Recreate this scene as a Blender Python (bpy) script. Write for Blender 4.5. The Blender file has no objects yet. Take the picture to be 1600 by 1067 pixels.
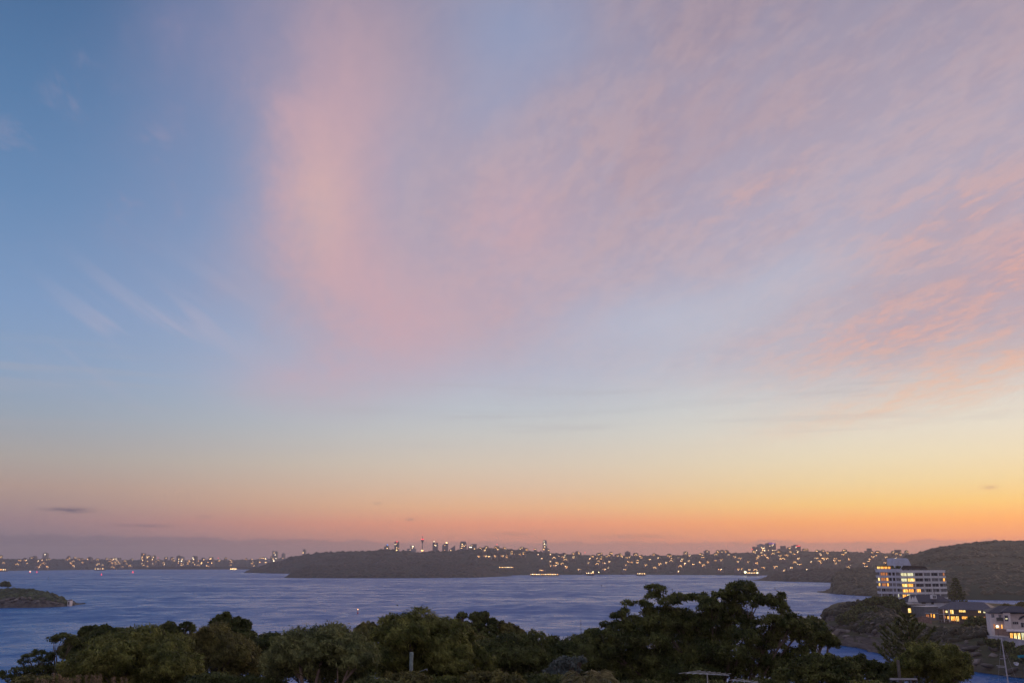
import bpy, bmesh, math, random
import numpy as np
from mathutils import Vector, Matrix, noise as mnoise
R_ = math.radians
scene = bpy.context.scene
COL = scene.collection

# ------------------------------------------------------------------ camera
CAM_H = 32.0
F_PX, CX, CY, HORIZ = 1440.0, 800.0, 533.5, 876.0      # in photograph pixels (1600 x 1067)
PITCH = math.atan((HORIZ - CY) / F_PX)
cam_data = bpy.data.cameras.new('camera')
cam_data.sensor_width = 36.0
cam_data.lens = F_PX / 1600.0 * 36.0
cam_data.clip_start = 0.5
cam_data.clip_end = 60000.0
cam = bpy.data.objects.new('camera', cam_data)
COL.objects.link(cam)
cam.location = (0, 0, CAM_H)
cam.rotation_euler = (math.pi / 2 + PITCH, 0, 0)
scene.camera = cam

# ------------------------------------------------------------------ colour management
vs = scene.view_settings
vs.view_transform = 'Standard'
vs.look = 'None'
vs.exposure = 0.0
vs.gamma = 1.0
vs.use_curve_mapping = False
scene.cycles.max_bounces = 6
scene.cycles.diffuse_bounces = 2
scene.cycles.glossy_bounces = 2
scene.cycles.transparent_max_bounces = 8
scene.cycles.volume_bounces = 1
scene.cycles.use_denoising = True
scene.cycles.use_adaptive_sampling = True
scene.cycles.adaptive_threshold = 0.02
scene.cycles.adaptive_min_samples = 16
scene.cycles.caustics_reflective = False
scene.cycles.caustics_refractive = False

# ------------------------------------------------------------------ small node language
def lin(c):
    return tuple(((x / 255.0) / 12.92 if x <= 10 else ((x / 255.0 + 0.055) / 1.055) ** 2.4) for x in c)

class NV:
    """a value socket with arithmetic"""
    nt = None
    def __init__(s, sock): s.s = sock
    @staticmethod
    def put(inp, v):
        if isinstance(v, NV): NV.nt.links.new(v.s, inp)
        else: inp.default_value = v
    @staticmethod
    def m(op, *a):
        n = NV.nt.nodes.new('ShaderNodeMath'); n.operation = op
        for i, v in enumerate(a): NV.put(n.inputs[i], v)
        return NV(n.outputs[0])
    def __add__(s, o): return NV.m('ADD', s, o)
    __radd__ = __add__
    def __sub__(s, o): return NV.m('SUBTRACT', s, o)
    def __rsub__(s, o): return NV.m('SUBTRACT', o, s)
    def __mul__(s, o): return NV.m('MULTIPLY', s, o)
    __rmul__ = __mul__
    def __truediv__(s, o): return NV.m('DIVIDE', s, o)

def nsmooth(x, a, b, lo=0.0, hi=1.0):
    n = NV.nt.nodes.new('ShaderNodeMapRange'); n.interpolation_type = 'SMOOTHSTEP'
    NV.put(n.inputs['Value'], x)
    for k, v in (('From Min', a), ('From Max', b), ('To Min', lo), ('To Max', hi)): n.inputs[k].default_value = v
    return NV(n.outputs[0])
def nvec(x, y, z=0.0):
    n = NV.nt.nodes.new('ShaderNodeCombineXYZ')
    for i, v in enumerate((x, y, z)): NV.put(n.inputs[i], v)
    return NV(n.outputs[0])
def nnoise(vec, scale=1.0, detail=4.0, rough=0.5, dist=0.0):
    n = NV.nt.nodes.new('ShaderNodeTexNoise'); NV.nt.links.new(vec.s, n.inputs['Vector'])
    n.inputs['Scale'].default_value = scale; n.inputs['Detail'].default_value = detail
    n.inputs['Roughness'].default_value = rough; n.inputs['Distortion'].default_value = dist
    return NV(n.outputs[0])
def nramp(fac, stops):
    n = NV.nt.nodes.new('ShaderNodeValToRGB'); NV.put(n.inputs[0], fac)
    cr = n.color_ramp; cr.interpolation = 'LINEAR'
    while len(cr.elements) < len(stops): cr.elements.new(0.5)
    for el, (p, c) in zip(cr.elements, stops):
        el.position = p; el.color = (*c, 1.0)
    return NV(n.outputs[0])
def nmix(f, a, b):
    n = NV.nt.nodes.new('ShaderNodeMix'); n.data_type = 'RGBA'
    NV.put(n.inputs['Factor'], f)
    for sock, v in ((n.inputs[6], a), (n.inputs[7], b)):
        if isinstance(v, NV): NV.nt.links.new(v.s, sock)
        else: sock.default_value = (*v, 1.0)
    return NV(n.outputs[2])

# ------------------------------------------------------------------ pixel helpers (photo pixel -> place)
_cp, _sp = math.cos(PITCH), math.sin(PITCH)
def ray(px, py):
    u, v = (px - CX) / F_PX, (CY - py) / F_PX
    return Vector((u, _cp - v * _sp, _sp + v * _cp))
def at_y(px, py, Y):
    d = ray(px, py); t = Y / d.y
    return Vector((d.x * t, Y, CAM_H + d.z * t))
def at_z(px, py, z=0.0):
    d = ray(px, py); t = (z - CAM_H) / d.z
    return Vector((d.x * t, d.y * t, z))
def azel(px, py):
    d = ray(px, py).normalized()
    return math.degrees(math.atan2(d.x, d.y)), math.degrees(math.asin(d.z))

# ------------------------------------------------------------------ dusk sky: clear-air gradient, cirrus, low bank
SUN_AZ = R_(42.0)             # the sun has set to the right of the view
SUN_EL = R_(1.2)
world = bpy.data.worlds.new('World'); scene.world = world; world.use_nodes = True
def build_sky():
    nt = world.node_tree; nt.nodes.clear(); NV.nt = nt
    tc = nt.nodes.new('ShaderNodeTexCoord')
    sep = nt.nodes.new('ShaderNodeSeparateXYZ'); nt.links.new(tc.outputs['Generated'], sep.inputs[0])
    x, y, z = (NV(sep.outputs[i]) for i in range(3))
    az = NV.m('ARCTAN2', x, y) * (180 / math.pi)
    el = NV.m('ARCSINE', NV.m('MAXIMUM', NV.m('MINIMUM', z, 1.0), -1.0)) * (180 / math.pi)
    h = NV.m('SQRT', x * x + y * y + 1e-6)
    toward = (x * math.sin(SUN_AZ) + y * math.cos(SUN_AZ)) / h            # 1 at the sunset, -1 opposite
    # elevation -> ramp position, finer near the horizon
    p = NV.m('POWER', NV.m('MAXIMUM', el, 0.0) / 90.0, 0.5)
    def stops(lst, g=1.0): return [((e / 90.0) ** 0.5, tuple(v * (1 + (g - 1) * min(1, max(0, (5.0 - e) / 4.0))) for v in lin(c))) for e, c in lst]
    west = nramp(p, stops([(0, (186, 134, 122)), (1.0, (240, 146, 102)), (2.2, (254, 172, 98)), (3.2, (248, 202, 122)), (4.4, (244, 217, 162)),
        (5.8, (241, 225, 190)), (7.5, (232, 225, 208)), (9.5, (220, 220, 215)), (12.5, (204, 206, 214)), (20, (182, 188, 211)), (27, (165, 170, 195)), (38, (142, 155, 187)), (90, (112, 130, 168))], 1.22))
    mid = nramp(p, stops([(0, (154, 122, 126)), (1.0, (196, 134, 118)), (2.2, (232, 152, 118)), (3.2, (233, 180, 138)), (4.4, (226, 194, 166)),
        (5.8, (219, 203, 185)), (7.5, (206, 203, 198)), (9.2, (193, 200, 207)), (11.5, (183, 192, 211)), (20, (165, 176, 207)), (27, (152, 166, 200)), (36, (138, 154, 190)), (90, (112, 130, 168))], 1.16))
    south = nramp(p, stops([(0, (112, 104, 122)), (1.0, (124, 112, 126)), (2.2, (152, 128, 134)), (4.0, (176, 152, 144)),
        (5.6, (172, 165, 162)), (8, (154, 166, 182)), (10.5, (140, 163, 194)), (14, (127, 156, 196)), (20, (104, 139, 182)), (26, (87, 124, 168)), (33, (70, 104, 148)), (60, (100, 124, 166)), (90, (112, 130, 168))], 1.05))
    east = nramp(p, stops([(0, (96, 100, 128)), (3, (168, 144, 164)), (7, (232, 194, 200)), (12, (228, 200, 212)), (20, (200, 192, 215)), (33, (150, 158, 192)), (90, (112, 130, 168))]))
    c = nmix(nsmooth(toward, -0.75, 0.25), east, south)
    c = nmix(nsmooth(toward, 0.30, 0.80), c, mid)
    c = nmix(nsmooth(toward, 0.74, 0.99), c, west)

    # cirrus lives on a flat sheet high above: project the direction on it
    q = NV.m('MAXIMUM', z, 0.0) + 0.12
    sx, sy = x / q, y / q
    ca, sa = math.cos(R_(-14)), math.sin(R_(-14))
    along, across = sx * sa + sy * ca, sx * ca - sy * sa
    broad = nnoise(nvec(along * 0.55, across * 1.3, 3.1), 1.0, 2.0, 0.55, 0.5)
    strk = nnoise(nvec(along * 2.2, across * 7.0, 7.7), 1.0, 4.0, 0.62, 0.5)
    rip = nnoise(nvec(along * 15.0, across * 30.0, 1.3), 1.0, 3.0, 0.6, 0.3)
    flk = nnoise(nvec(along * 4.5, across * 9.0, 2.2), 1.0, 4.0, 0.62, 0.3)
    az_w = az + (broad - 0.5) * 9.0 + (flk - 0.5) * 5.0 + (strk - 0.5) * 4.0      # warped bearing: ragged edges
    def patch(pxy, rx, ry, rot=0.0, amp=1.0, sharp=1.0, azv=None):
        """a soft cloud mass at a bearing and height in the sky (sizes in degrees)"""
        a0, e0 = azel(*pxy)
        kx = math.cos(R_(e0))
        da, de = ((azv or az) - a0) * kx, el - e0
        cr, sr = math.cos(R_(rot)), math.sin(R_(rot))
        a = (da * cr + de * sr) / rx; b = (de * cr - da * sr) / ry
        return NV.m('EXPONENT', (a * a + b * b) * -sharp) * amp
    # a thin veil covers the sky right of the blue; plumes and patches thicken it, gaps thin it
    wob_e = (broad - 0.5) * 9.0 + (strk - 0.5) * 3.0
    veil = nsmooth(az + wob_e, -21.0, -10.5) * nsmooth(el + wob_e * 0.35 + az * 0.02, 7.5, 16.0) * 0.80
    veil = veil * nsmooth(az, 60.0, 100.0, 1.0, 0.45)
    veil = veil * (1.0 - patch((800, 40), 5.2, 3.4, -10, 0.66)) * (1.0 - patch((765, 150), 2.6, 3.6, -20, 0.36)) * (1.0 - patch((1030, 500), 6.5, 2.0, 6, 0.70)) * (1.0 - patch((1250, 430), 5.0, 1.7, 12, 0.45)) * (1.0 - patch((620, 250), 2.0, 4.5, -8, 0.22))
    grainy = nsmooth(az, -12.0, 12.0, 0.42, 1.0)      # the veil is smooth on the left, fibrous towards the sunset
    n1 = nsmooth(strk, 0.30, 0.70, -0.11, 0.08) * grainy + 1.0
    n4 = nsmooth(flk, 0.34, 0.66, -0.10, 0.08) * grainy + 1.0
    n3 = nsmooth(rip, 0.34, 0.66, -0.12, 0.09) * grainy + 1.0
    d_veil = NV.m('MINIMUM', veil * n1 * n4 * nsmooth(broad, 0.3, 0.7, 0.86, 1.1), 0.94)
    fine = (nsmooth(flk * 0.7 + rip * 0.55 - 0.125, 0.38, 0.62) - 0.5) * grainy + 0.5
    veilc = nmix(fine, lin((177, 158, 173)), lin((192, 167, 175)))
    veilc = nmix(nsmooth(el, 23.0, 34.0), veilc, nmix(fine, lin((155, 141, 160)), lin((168, 150, 164))))
    veilc = nmix(patch((1080, 235), 6.5, 3.4, 22, 0.42), veilc, lin((168, 142, 156)))
    c = nmix(d_veil, c, veilc)
    pk = patch((505, 285), 3.2, 5.4, 4, 0.66, 1.0, az_w) + patch((540, 110), 4.2, 5.0, -10, 0.36, 1.0, az_w) + patch((550, 430), 2.8, 4.2, 32, 0.46, 1.0, az_w)
    pk = pk + patch((815, 345), 3.8, 2.6, 18, 0.48, 1.0, az_w) + patch((470, 600), 4.5, 1.6, 0, 0.34) + patch((700, 490), 7.5, 3.4, 10, 0.34) + patch((620, 540), 4.5, 3.0, 20, 0.24, 1.0, az_w) + patch((1600, 400), 3.0, 2.2, 15, 0.30)
    d_pk = NV.m('MINIMUM', pk * n1 * n4 * n3, 0.95)
    c = nmix(d_pk, c, nmix(patch((497, 320), 2.0, 4.0, 0, 0.9), lin((206, 168, 177)), lin((218, 179, 176))))
    low = patch((1480, 340), 5.0, 2.0, 14, 0.50) + patch((1610, 415), 2.6, 1.5, 12, 0.66) + patch((1400, 515), 6.5, 1.9, 14, 0.62) + patch((1560, 560), 5.5, 2.0, 16, 0.60) + patch((1350, 640), 6.5, 0.9, 11, 0.34) + patch((1180, 300), 3.5, .9, 24, 0.30)
    d_low = NV.m('MINIMUM', low * nsmooth(rip, 0.34, 0.66, 0.70, 1.22) * nsmooth(flk, 0.34, 0.66, 0.62, 1.22), 0.92)
    warm = nsmooth(el - az * 0.04, 7.0, 12.5)
    lowc = nmix(warm, lin((234, 194, 168)), nmix(fine, lin((184, 158, 170)), lin((216, 170, 164))))
    c = nmix(d_low, c, lowc)
    lilac = (patch((330, 70), 4.5, 7.0, -8, 0.34, 1.0, az_w) + patch((300, 420), 6.0, 5.0, 0, 0.16)) * nsmooth(flk, 0.30, 0.70, 0.75, 1.2)
    c = nmix(lilac, c, lin((150, 142, 174)))
    # scattered faint flecks over the blue left and pale streaks
    flecks = nsmooth(flk, 0.54, 0.72) * nsmooth(el, 9.0, 16.0) * (patch((130, 270), 7.0, 3.4, 10, 0.34) + patch((190, 90), 6, 4, 0, 0.22))
    c = nmix(flecks, c, lin((168, 156, 178)))
    ca2, sa2 = math.cos(R_(-31)), math.sin(R_(-31))
    strk2 = nnoise(nvec(az * (0.10 * ca2) + el * (0.10 * sa2), el * (0.85 * ca2) - az * (0.85 * sa2), 4.4), 1.0, 2.0, 0.5, 0.2)
    c = nmix(nsmooth(strk2, 0.46, 0.66) * patch((255, 515), 5.5, 3.2, 0, 0.40), c, lin((186, 178, 196)))
    # grey bands low in the glow
    band = nnoise(nvec(az * 0.06, el * 1.3, 9.0), 1.0, 3.0, 0.5)
    c = nmix(nsmooth(band, 0.50, 0.70, 0.0, 0.30) * nsmooth(el, 5.5, 8.5) * nsmooth(el, 13.5, 9.5), c, lin((176, 172, 180)))
    # bank of cloud on the horizon with an uneven top
    edge = nnoise(nvec(az * 0.35, 0.0, 5.0), 1.0, 4.0, 0.6)
    top = 1.12 + (edge - 0.5) * 1.1 + nsmooth(az, -30.0, 0.0, 0.30, 0.0)
    bank = nsmooth(top - el, -0.06, 0.12)
    bankc = nmix(nsmooth(toward, 0.35, 0.98), lin((118, 106, 120)), lin((200, 142, 128)))
    c = nmix(bank * 0.66, c, bankc)
    wob = nsmooth(nnoise(nvec(az * 1.8, el * 6.0, 1.0), 1.0, 2.0, 0.5), 0.3, 0.7, 0.5, 1.3)
    smallc = nmix(nsmooth(toward, 0.35, 0.98), lin((98, 92, 112)), lin((176, 132, 126)))
    for (pxy, rx, ry, amp) in (((118, 797), .75, .13, .8), ((85, 795), .7, .09, .5), ((225, 821), 1.4, .08, .5), ((641, 811), .28, .09, .45), ((588, 786), .3, .07, .35), ((322, 807), .25, .06, .5), ((1545, 761), .33, .13, .42), ((990, 838), 2.2, .13, .4), ((800, 834), 1.5, .10, .35)):
        c = nmix(patch(pxy, rx, ry, 0, amp) * wob, c, smallc)
    below = nsmooth(el, -0.5, -6.0)
    c = nmix(below, c, lin((70, 78, 104)))
    bg = nt.nodes.new('ShaderNodeBackground'); nt.links.new(c.s, bg.inputs[0]); bg.inputs[1].default_value = 0.97
    # the physical sky under it: a little molecular twilight from the sun just gone
    sky = nt.nodes.new('ShaderNodeTexSky'); sky.sky_type = 'NISHITA'; sky.sun_disc = False
    sky.sun_elevation = SUN_EL; sky.sun_rotation = SUN_AZ
    bg2 = nt.nodes.new('ShaderNodeBackground'); nt.links.new(sky.outputs[0], bg2.inputs[0]); bg2.inputs[1].default_value = 0.010
    add = nt.nodes.new('ShaderNodeAddShader'); nt.links.new(bg.outputs[0], add.inputs[0]); nt.links.new(bg2.outputs[0], add.inputs[1])
    out = nt.nodes.new('ShaderNodeOutputWorld'); nt.links.new(add.outputs[0], out.inputs[0])
    world.cycles.sampling_method = 'MANUAL'; world.cycles.sample_map_resolution = 512
build_sky()

sun_data = bpy.data.lights.new('sun', 'SUN'); sun_data.energy = 0.6; sun_data.angle = R_(18); sun_data.color = (1.0, 0.66, 0.42)
sun = bpy.data.objects.new('sun', sun_data); COL.objects.link(sun)
sun.rotation_euler = (math.pi / 2 - R_(9.0), 0, math.pi - SUN_AZ)

# ------------------------------------------------------------------ materials
def new_mat(name):
    m = bpy.data.materials.new(name); m.use_nodes = True
    nt = m.node_tree; nt.nodes.clear(); NV.nt = nt
    out = nt.nodes.new('ShaderNodeOutputMaterial')
    return m, nt, out
def mat(name, col, rough=0.7, var=0.25, scale=2.0, col2=None, metal=0.0, bump=0.0, spec=0.3, stretch=(1, 1, 1), detail=4.0):
    """principled surface whose colour wanders between two tones, with optional fine relief"""
    m, nt, out = new_mat(name)
    b = nt.nodes.new('ShaderNodeBsdfPrincipled')
    g = nt.nodes.new('ShaderNodeTexCoord')
    mp = nt.nodes.new('ShaderNodeMapping'); mp.inputs['Scale'].default_value = stretch
    nt.links.new(g.outputs['Object'], mp.inputs[0])
    n = nnoise(NV(mp.outputs[0]), scale, detail, 0.6)
    c2 = col2 or tuple(min(1, x * (1 - var)) for x in col)
    c1 = col if col2 else tuple(min(1, x * (1 + var * 0.6)) for x in col)
    f = nsmooth(n, 0.3, 0.7)
    nt.links.new(nmix(f, c1, c2).s, b.inputs['Base Color'])
    b.inputs['Roughness'].default_value = rough; b.inputs['Metallic'].default_value = metal
    b.inputs['Specular IOR Level'].default_value = spec
    if bump:
        bp = nt.nodes.new('ShaderNodeBump'); bp.inputs['Strength'].default_value = bump; bp.inputs['Distance'].default_value = 0.1
        nt.links.new(n.s, bp.inputs['Height']); nt.links.new(bp.outputs[0], b.inputs['Normal'])
    nt.links.new(b.outputs[0], out.inputs[0])
    return m
def foliage(name, col, col2, scale=0.8, trans=0.25, rnd=0.9):
    """leaves: tone by clump and by leaf, some light passes through"""
    m, nt, out = new_mat(name)
    g = nt.nodes.new('ShaderNodeTexCoord'); geo = nt.nodes.new('ShaderNodeNewGeometry')
    n = nnoise(NV(g.outputs['Object']), scale, 3.0, 0.6)
    base = nmix(nsmooth(n, 0.38, 0.62), col, col2)
    hs = nt.nodes.new('ShaderNodeHueSaturation'); nt.links.new(base.s, hs.inputs['Color'])
    NV.put(hs.inputs['Value'], NV(geo.outputs['Random Per Island']) * rnd + (1.0 - rnd / 2))
    d = nt.nodes.new('ShaderNodeBsdfPrincipled'); d.inputs['Roughness'].default_value = 0.55; d.inputs['Specular IOR Level'].default_value = 0.15
    nt.links.new(hs.outputs[0], d.inputs['Base Color'])
    t = nt.nodes.new('ShaderNodeBsdfTranslucent'); nt.links.new(hs.outputs[0], t.inputs[0])
    mx = nt.nodes.new('ShaderNodeMixShader'); mx.inputs[0].default_value = trans
    nt.links.new(d.outputs[0], mx.inputs[1]); nt.links.new(t.outputs[0], mx.inputs[2])
    nt.links.new(mx.outputs[0], out.inputs[0])
    return m
def glow(name, col, strength, near=False, col2=None, scale=1.2):
    """a lit room or lamp; rooms show curtains and furniture as darker upright patches"""
    m, nt, out = new_mat(name)
    e = nt.nodes.new('ShaderNodeEmission')
    if col2:
        g = nt.nodes.new('ShaderNodeTexCoord')
        mp = nt.nodes.new('ShaderNodeMapping'); mp.inputs['Scale'].default_value = (1.5, 1.5, 0.55); nt.links.new(g.outputs['Object'], mp.inputs[0])
        n = nnoise(NV(mp.outputs[0]), scale, 3.0, 0.65)
        nt.links.new(nramp(n, [(0.30, tuple(v * 0.30 for v in col)), (0.46, col), (0.58, col2), (0.72, tuple(min(1.0, v * 1.5 + 0.08) for v in col2))]).s, e.inputs[0])
    else: e.inputs[0].default_value = (*col, 1)
    e.inputs[1].default_value = strength
    nt.links.new(e.outputs[0], out.inputs[0])
    m.cycles.emission_sampling = 'AUTO' if near else 'NONE'
    return m

# ------------------------------------------------------------------ objects
def link(o, parent=None):
    COL.objects.link(o)
    if parent is not None: o.parent = parent
    return o
def tag(o, label=None, cat=None, group=None, kind=None):
    if label: o['label'] = label
    if cat: o['category'] = cat
    if group: o['group'] = group
    if kind: o['kind'] = kind
    return o
def empty(name, loc=(0, 0, 0), rz=0.0):
    o = bpy.data.objects.new(name, None); o.empty_display_size = 0.5
    o.location = loc; o.rotation_euler = (0, 0, rz)
    return link(o)
def mesh_from(name, verts, faces, mats, smooth=False, idx=None):
    me = bpy.data.meshes.new(name)
    me.from_pydata([tuple(v) for v in verts], [], faces)
    for m in (mats if isinstance(mats, (list, tuple)) else [mats]): me.materials.append(m)
    if idx is not None: me.polygons.foreach_set('material_index', idx)
    if smooth: me.polygons.foreach_set('use_smooth', [True] * len(me.polygons))
    me.update()
    return me
def quads_mesh(name, V, mats, nv=4):
    """V: (n, nv, 3) array, one separate face each"""
    n = len(V); me = bpy.data.meshes.new(name)
    me.vertices.add(n * nv); me.vertices.foreach_set('co', V.reshape(-1).astype(np.float32))
    me.loops.add(n * nv); me.loops.foreach_set('vertex_index', np.arange(n * nv, dtype=np.int32))
    me.polygons.add(n); me.polygons.foreach_set('loop_start', np.arange(0, n * nv, nv, dtype=np.int32))
    me.polygons.foreach_set('loop_total', np.full(n, nv, dtype=np.int32))
    me.materials.append(mats); me.update(calc_edges=True)
    return me
def tris_mesh(name, V, F, m, smooth=True):
    """V (nv,3), F (nf,3) arrays"""
    me = bpy.data.meshes.new(name); nf = len(F)
    me.vertices.add(len(V)); me.vertices.foreach_set('co', np.asarray(V, np.float32).reshape(-1))
    me.loops.add(nf * 3); me.loops.foreach_set('vertex_index', np.asarray(F, np.int32).reshape(-1))
    me.polygons.add(nf); me.polygons.foreach_set('loop_start', np.arange(0, nf * 3, 3, dtype=np.int32))
    me.polygons.foreach_set('loop_total', np.full(nf, 3, dtype=np.int32))
    if smooth: me.polygons.foreach_set('use_smooth', np.ones(nf, dtype=bool))
    me.materials.append(m); me.update(calc_edges=True)
    return me

class MB:
    """collects boxes, prisms and tubes into one mesh"""
    def __init__(s): s.v, s.f, s.mi = [], [], []
    def add(s, vs_, fs, mi=0):
        b = len(s.v); s.v += [tuple(v) for v in vs_]
        for f in fs: s.f.append(tuple(b + i for i in f)); s.mi.append(mi)
        return s
    def box(s, x0, x1, y0, y1, z0, z1, mi=0):
        vs_ = [(x, y, z) for z in (z0, z1) for y in (y0, y1) for x in (x0, x1)]
        return s.add(vs_, [(0, 2, 3, 1), (4, 5, 7, 6), (0, 1, 5, 4), (2, 6, 7, 3), (0, 4, 6, 2), (1, 3, 7, 5)], mi)
    def prism(s, pts, y0, y1, mi=0):
        """polygon in x,z swept along y"""
        n = len(pts)
        vs_ = [(x, y0, z) for x, z in pts] + [(x, y1, z) for x, z in pts]
        fs = [tuple(range(n)), tuple(range(2 * n - 1, n - 1, -1))] + [(i, i + n, (i + 1) % n + n, (i + 1) % n) for i in range(n)]
        return s.add(vs_, fs, mi)
    def vprism(s, pts, z0, z1, mi=0):
        """plan polygon in x,y raised from z0 to z1"""
        n = len(pts)
        vs_ = [(x, y, z0) for x, y in pts] + [(x, y, z1) for x, y in pts]
        fs = [tuple(range(n - 1, -1, -1)), tuple(range(n, 2 * n))] + [(i, (i + 1) % n, (i + 1) % n + n, i + n) for i in range(n)]
        return s.add(vs_, fs, mi)
    def hip(s, x0, x1, y0, y1, z0, z1, inset=None, over=0.5, mi=0):
        x0, x1, y0, y1 = x0 - over, x1 + over, y0 - over, y1 + over
        d = inset if inset is not None else min(x1 - x0, y1 - y0) / 2
        ym = (y0 + y1) / 2
        vs_ = [(x0, y0, z0), (x1, y0, z0), (x1, y1, z0), (x0, y1, z0), (x0 + d, ym, z1), (x1 - d, ym, z1),
               (x0, y0, z0 - .25), (x1, y0, z0 - .25), (x1, y1, z0 - .25), (x0, y1, z0 - .25)]
        return s.add(vs_, [(0, 1, 5, 4), (1, 2, 5), (2, 3, 4, 5), (3, 0, 4), (6, 7, 1, 0), (7, 8, 2, 1), (8, 9, 3, 2), (9, 6, 0, 3), (9, 8, 7, 6)], mi)
    def tube(s, path, radii, n=6, mi=0, cap=True):
        path = [Vector(p) for p in path]; b = len(s.v); prev = None
        for i, p in enumerate(path):
            t = (path[min(i + 1, len(path) - 1)] - path[max(i - 1, 0)]).normalized()
            a = Vector((0, 0, 1)) if abs(t.z) < 0.9 else Vector((1, 0, 0))
            if prev is None: u = t.cross(a).normalized()
            else: u = (prev - t * prev.dot(t)).normalized()
            prev = u; w = t.cross(u)
            for k in range(n):
                an = 2 * math.pi * k / n
                s.v.append(tuple(p + (u * math.cos(an) + w * math.sin(an)) * radii[i]))
        for i in range(len(path) - 1):
            for k in range(n):
                s.f.append((b + i * n + k, b + i * n + (k + 1) % n, b + (i + 1) * n + (k + 1) % n, b + (i + 1) * n + k)); s.mi.append(mi)
        if cap:
            s.f.append(tuple(b + k for k in range(n - 1, -1, -1))); s.mi.append(mi)
            e = b + (len(path) - 1) * n
            s.f.append(tuple(e + k for k in range(n))); s.mi.append(mi)
        return s
    def lathe(s, prof, cx=0, cy=0, n=12, mi=0):
        b = len(s.v)
        for r, z in prof:
            for k in range(n):
                a = 2 * math.pi * k / n
                s.v.append((cx + r * math.cos(a), cy + r * math.sin(a), z))
        for i in range(len(prof) - 1):
            for k in range(n):
                s.f.append((b + i * n + k, b + i * n + (k + 1) % n, b + (i + 1) * n + (k + 1) % n, b + (i + 1) * n + k)); s.mi.append(mi)
        s.f.append(tuple(b + k for k in range(n - 1, -1, -1))); s.mi.append(mi)
        e = b + (len(prof) - 1) * n
        s.f.append(tuple(e + k for k in range(n))); s.mi.append(mi)
        return s
    def build(s, name, mats, parent=None, smooth=False):
        o = bpy.data.objects.new(name, mesh_from(name, s.v, s.f, mats, smooth, s.mi))
        return link(o, parent)

# ------------------------------------------------------------------ palette
M = {}
M['rock'] = mat('sandstone', (0.15, 0.128, 0.108), 0.9, 0.5, 0.35, bump=0.6, col2=(0.05, 0.045, 0.04))
M['soil'] = mat('scrub_ground', (0.045, 0.05, 0.026), 0.95, 0.5, 0.2, bump=0.4, col2=(0.07, 0.058, 0.04))
M['far_land'] = mat('far_scrub', (0.035, 0.045, 0.025), 0.95, 0.4, 0.02)
M['bark'] = mat('bark', (0.14, 0.105, 0.08), 0.9, 0.45, 5.0, bump=0.4)
M['pale_bark'] = mat('pale_bark', (0.27, 0.21, 0.17), 0.85, 0.4, 4.0, bump=0.3)
M['leaf_olive'] = foliage('olive_leaves', (0.088, 0.100, 0.024), (0.235, 0.235, 0.062), 1.1)
M['leaf_dark'] = foliage('dark_leaves', (0.052, 0.066, 0.020), (0.140, 0.152, 0.044), 1.0)
M['leaf_brown'] = foliage('brownish_leaves', (0.100, 0.094, 0.032), (0.215, 0.195, 0.060), 1.1)
M['leaf_grey'] = foliage('grey_green_leaves', (0.088, 0.104, 0.040), (0.235, 0.245, 0.090), 1.1)
M['leaf_blue'] = foliage('blue_grey_leaves', (0.10, 0.13, 0.12), (0.15, 0.17, 0.15), 1.5)
M['leaf_far'] = foliage('far_wood_leaves', (0.044, 0.040, 0.026), (0.070, 0.060, 0.038), 0.02, 0.0, 0.35)
M['leaf_mid'] = foliage('headland_leaves', (0.062, 0.058, 0.034), (0.110, 0.095, 0.055), 0.04, 0.0, 0.35)
M['leaf_point'] = foliage('coastal_scrub_leaves', (0.034, 0.046, 0.016), (0.075, 0.085, 0.028), 0.15, 0.0)
M['leaf_bank'] = foliage('bank_scrub_leaves', (0.026, 0.027, 0.016), (0.056, 0.050, 0.028), 0.12, 0.0, 0.5)
M['palm'] = foliage('palm_fronds', (0.16, 0.145, 0.06), (0.20, 0.17, 0.075), 1.0)
M['seed'] = foliage('dry_seed_heads', (0.34, 0.25, 0.15), (0.26, 0.19, 0.11), 3.0)
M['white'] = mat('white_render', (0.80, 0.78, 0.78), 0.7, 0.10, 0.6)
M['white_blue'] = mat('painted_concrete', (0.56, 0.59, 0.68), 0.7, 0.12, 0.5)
M['recess'] = mat('grey_render', (0.20, 0.20, 0.22), 0.75, 0.2, 0.8)
M['frame'] = mat('window_frames', (0.42, 0.42, 0.45), 0.5, 0.1, 2.0)
M['dark_frame'] = mat('dark_frames', (0.05, 0.05, 0.055), 0.5, 0.2, 2.0)
M['glass'] = mat('dark_window_glass', (0.022, 0.024, 0.03), 0.12, 0.3, 0.6, spec=0.6)
M['curtain'] = mat('curtained_window', (0.17, 0.17, 0.18), 0.3, 0.3, 1.2, spec=0.5)
M['slate'] = mat('navy_roof_tiles', (0.032, 0.038, 0.064), 0.6, 0.3, 1.5, bump=0.3)
M['roof_grey'] = mat('grey_roof_tiles', (0.10, 0.10, 0.125), 0.65, 0.25, 1.5, bump=0.3)
M['brick'] = mat('brown_brick', (0.135, 0.105, 0.085), 0.85, 0.3, 3.0)
M['dark_wall'] = mat('dark_timber_wall', (0.045, 0.036, 0.032), 0.8, 0.3, 1.5)
M['pink_wall'] = mat('pinkish_masonry', (0.26, 0.175, 0.15), 0.85, 0.3, 1.0)
M['cream'] = mat('cream_render', (0.74, 0.66, 0.62), 0.75, 0.15, 0.8)
M['concrete'] = mat('grey_concrete', (0.44, 0.42, 0.42), 0.85, 0.3, 0.5, bump=0.2)
M['metal'] = mat('galvanised_metal', (0.45, 0.47, 0.50), 0.4, 0.15, 4.0, metal=0.6)
M['mast'] = mat('mast_alloy', (0.50, 0.47, 0.49), 0.45, 0.15, 2.0)
M['dark_metal'] = mat('dark_metal', (0.05, 0.05, 0.055), 0.5, 0.2, 3.0)
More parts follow.
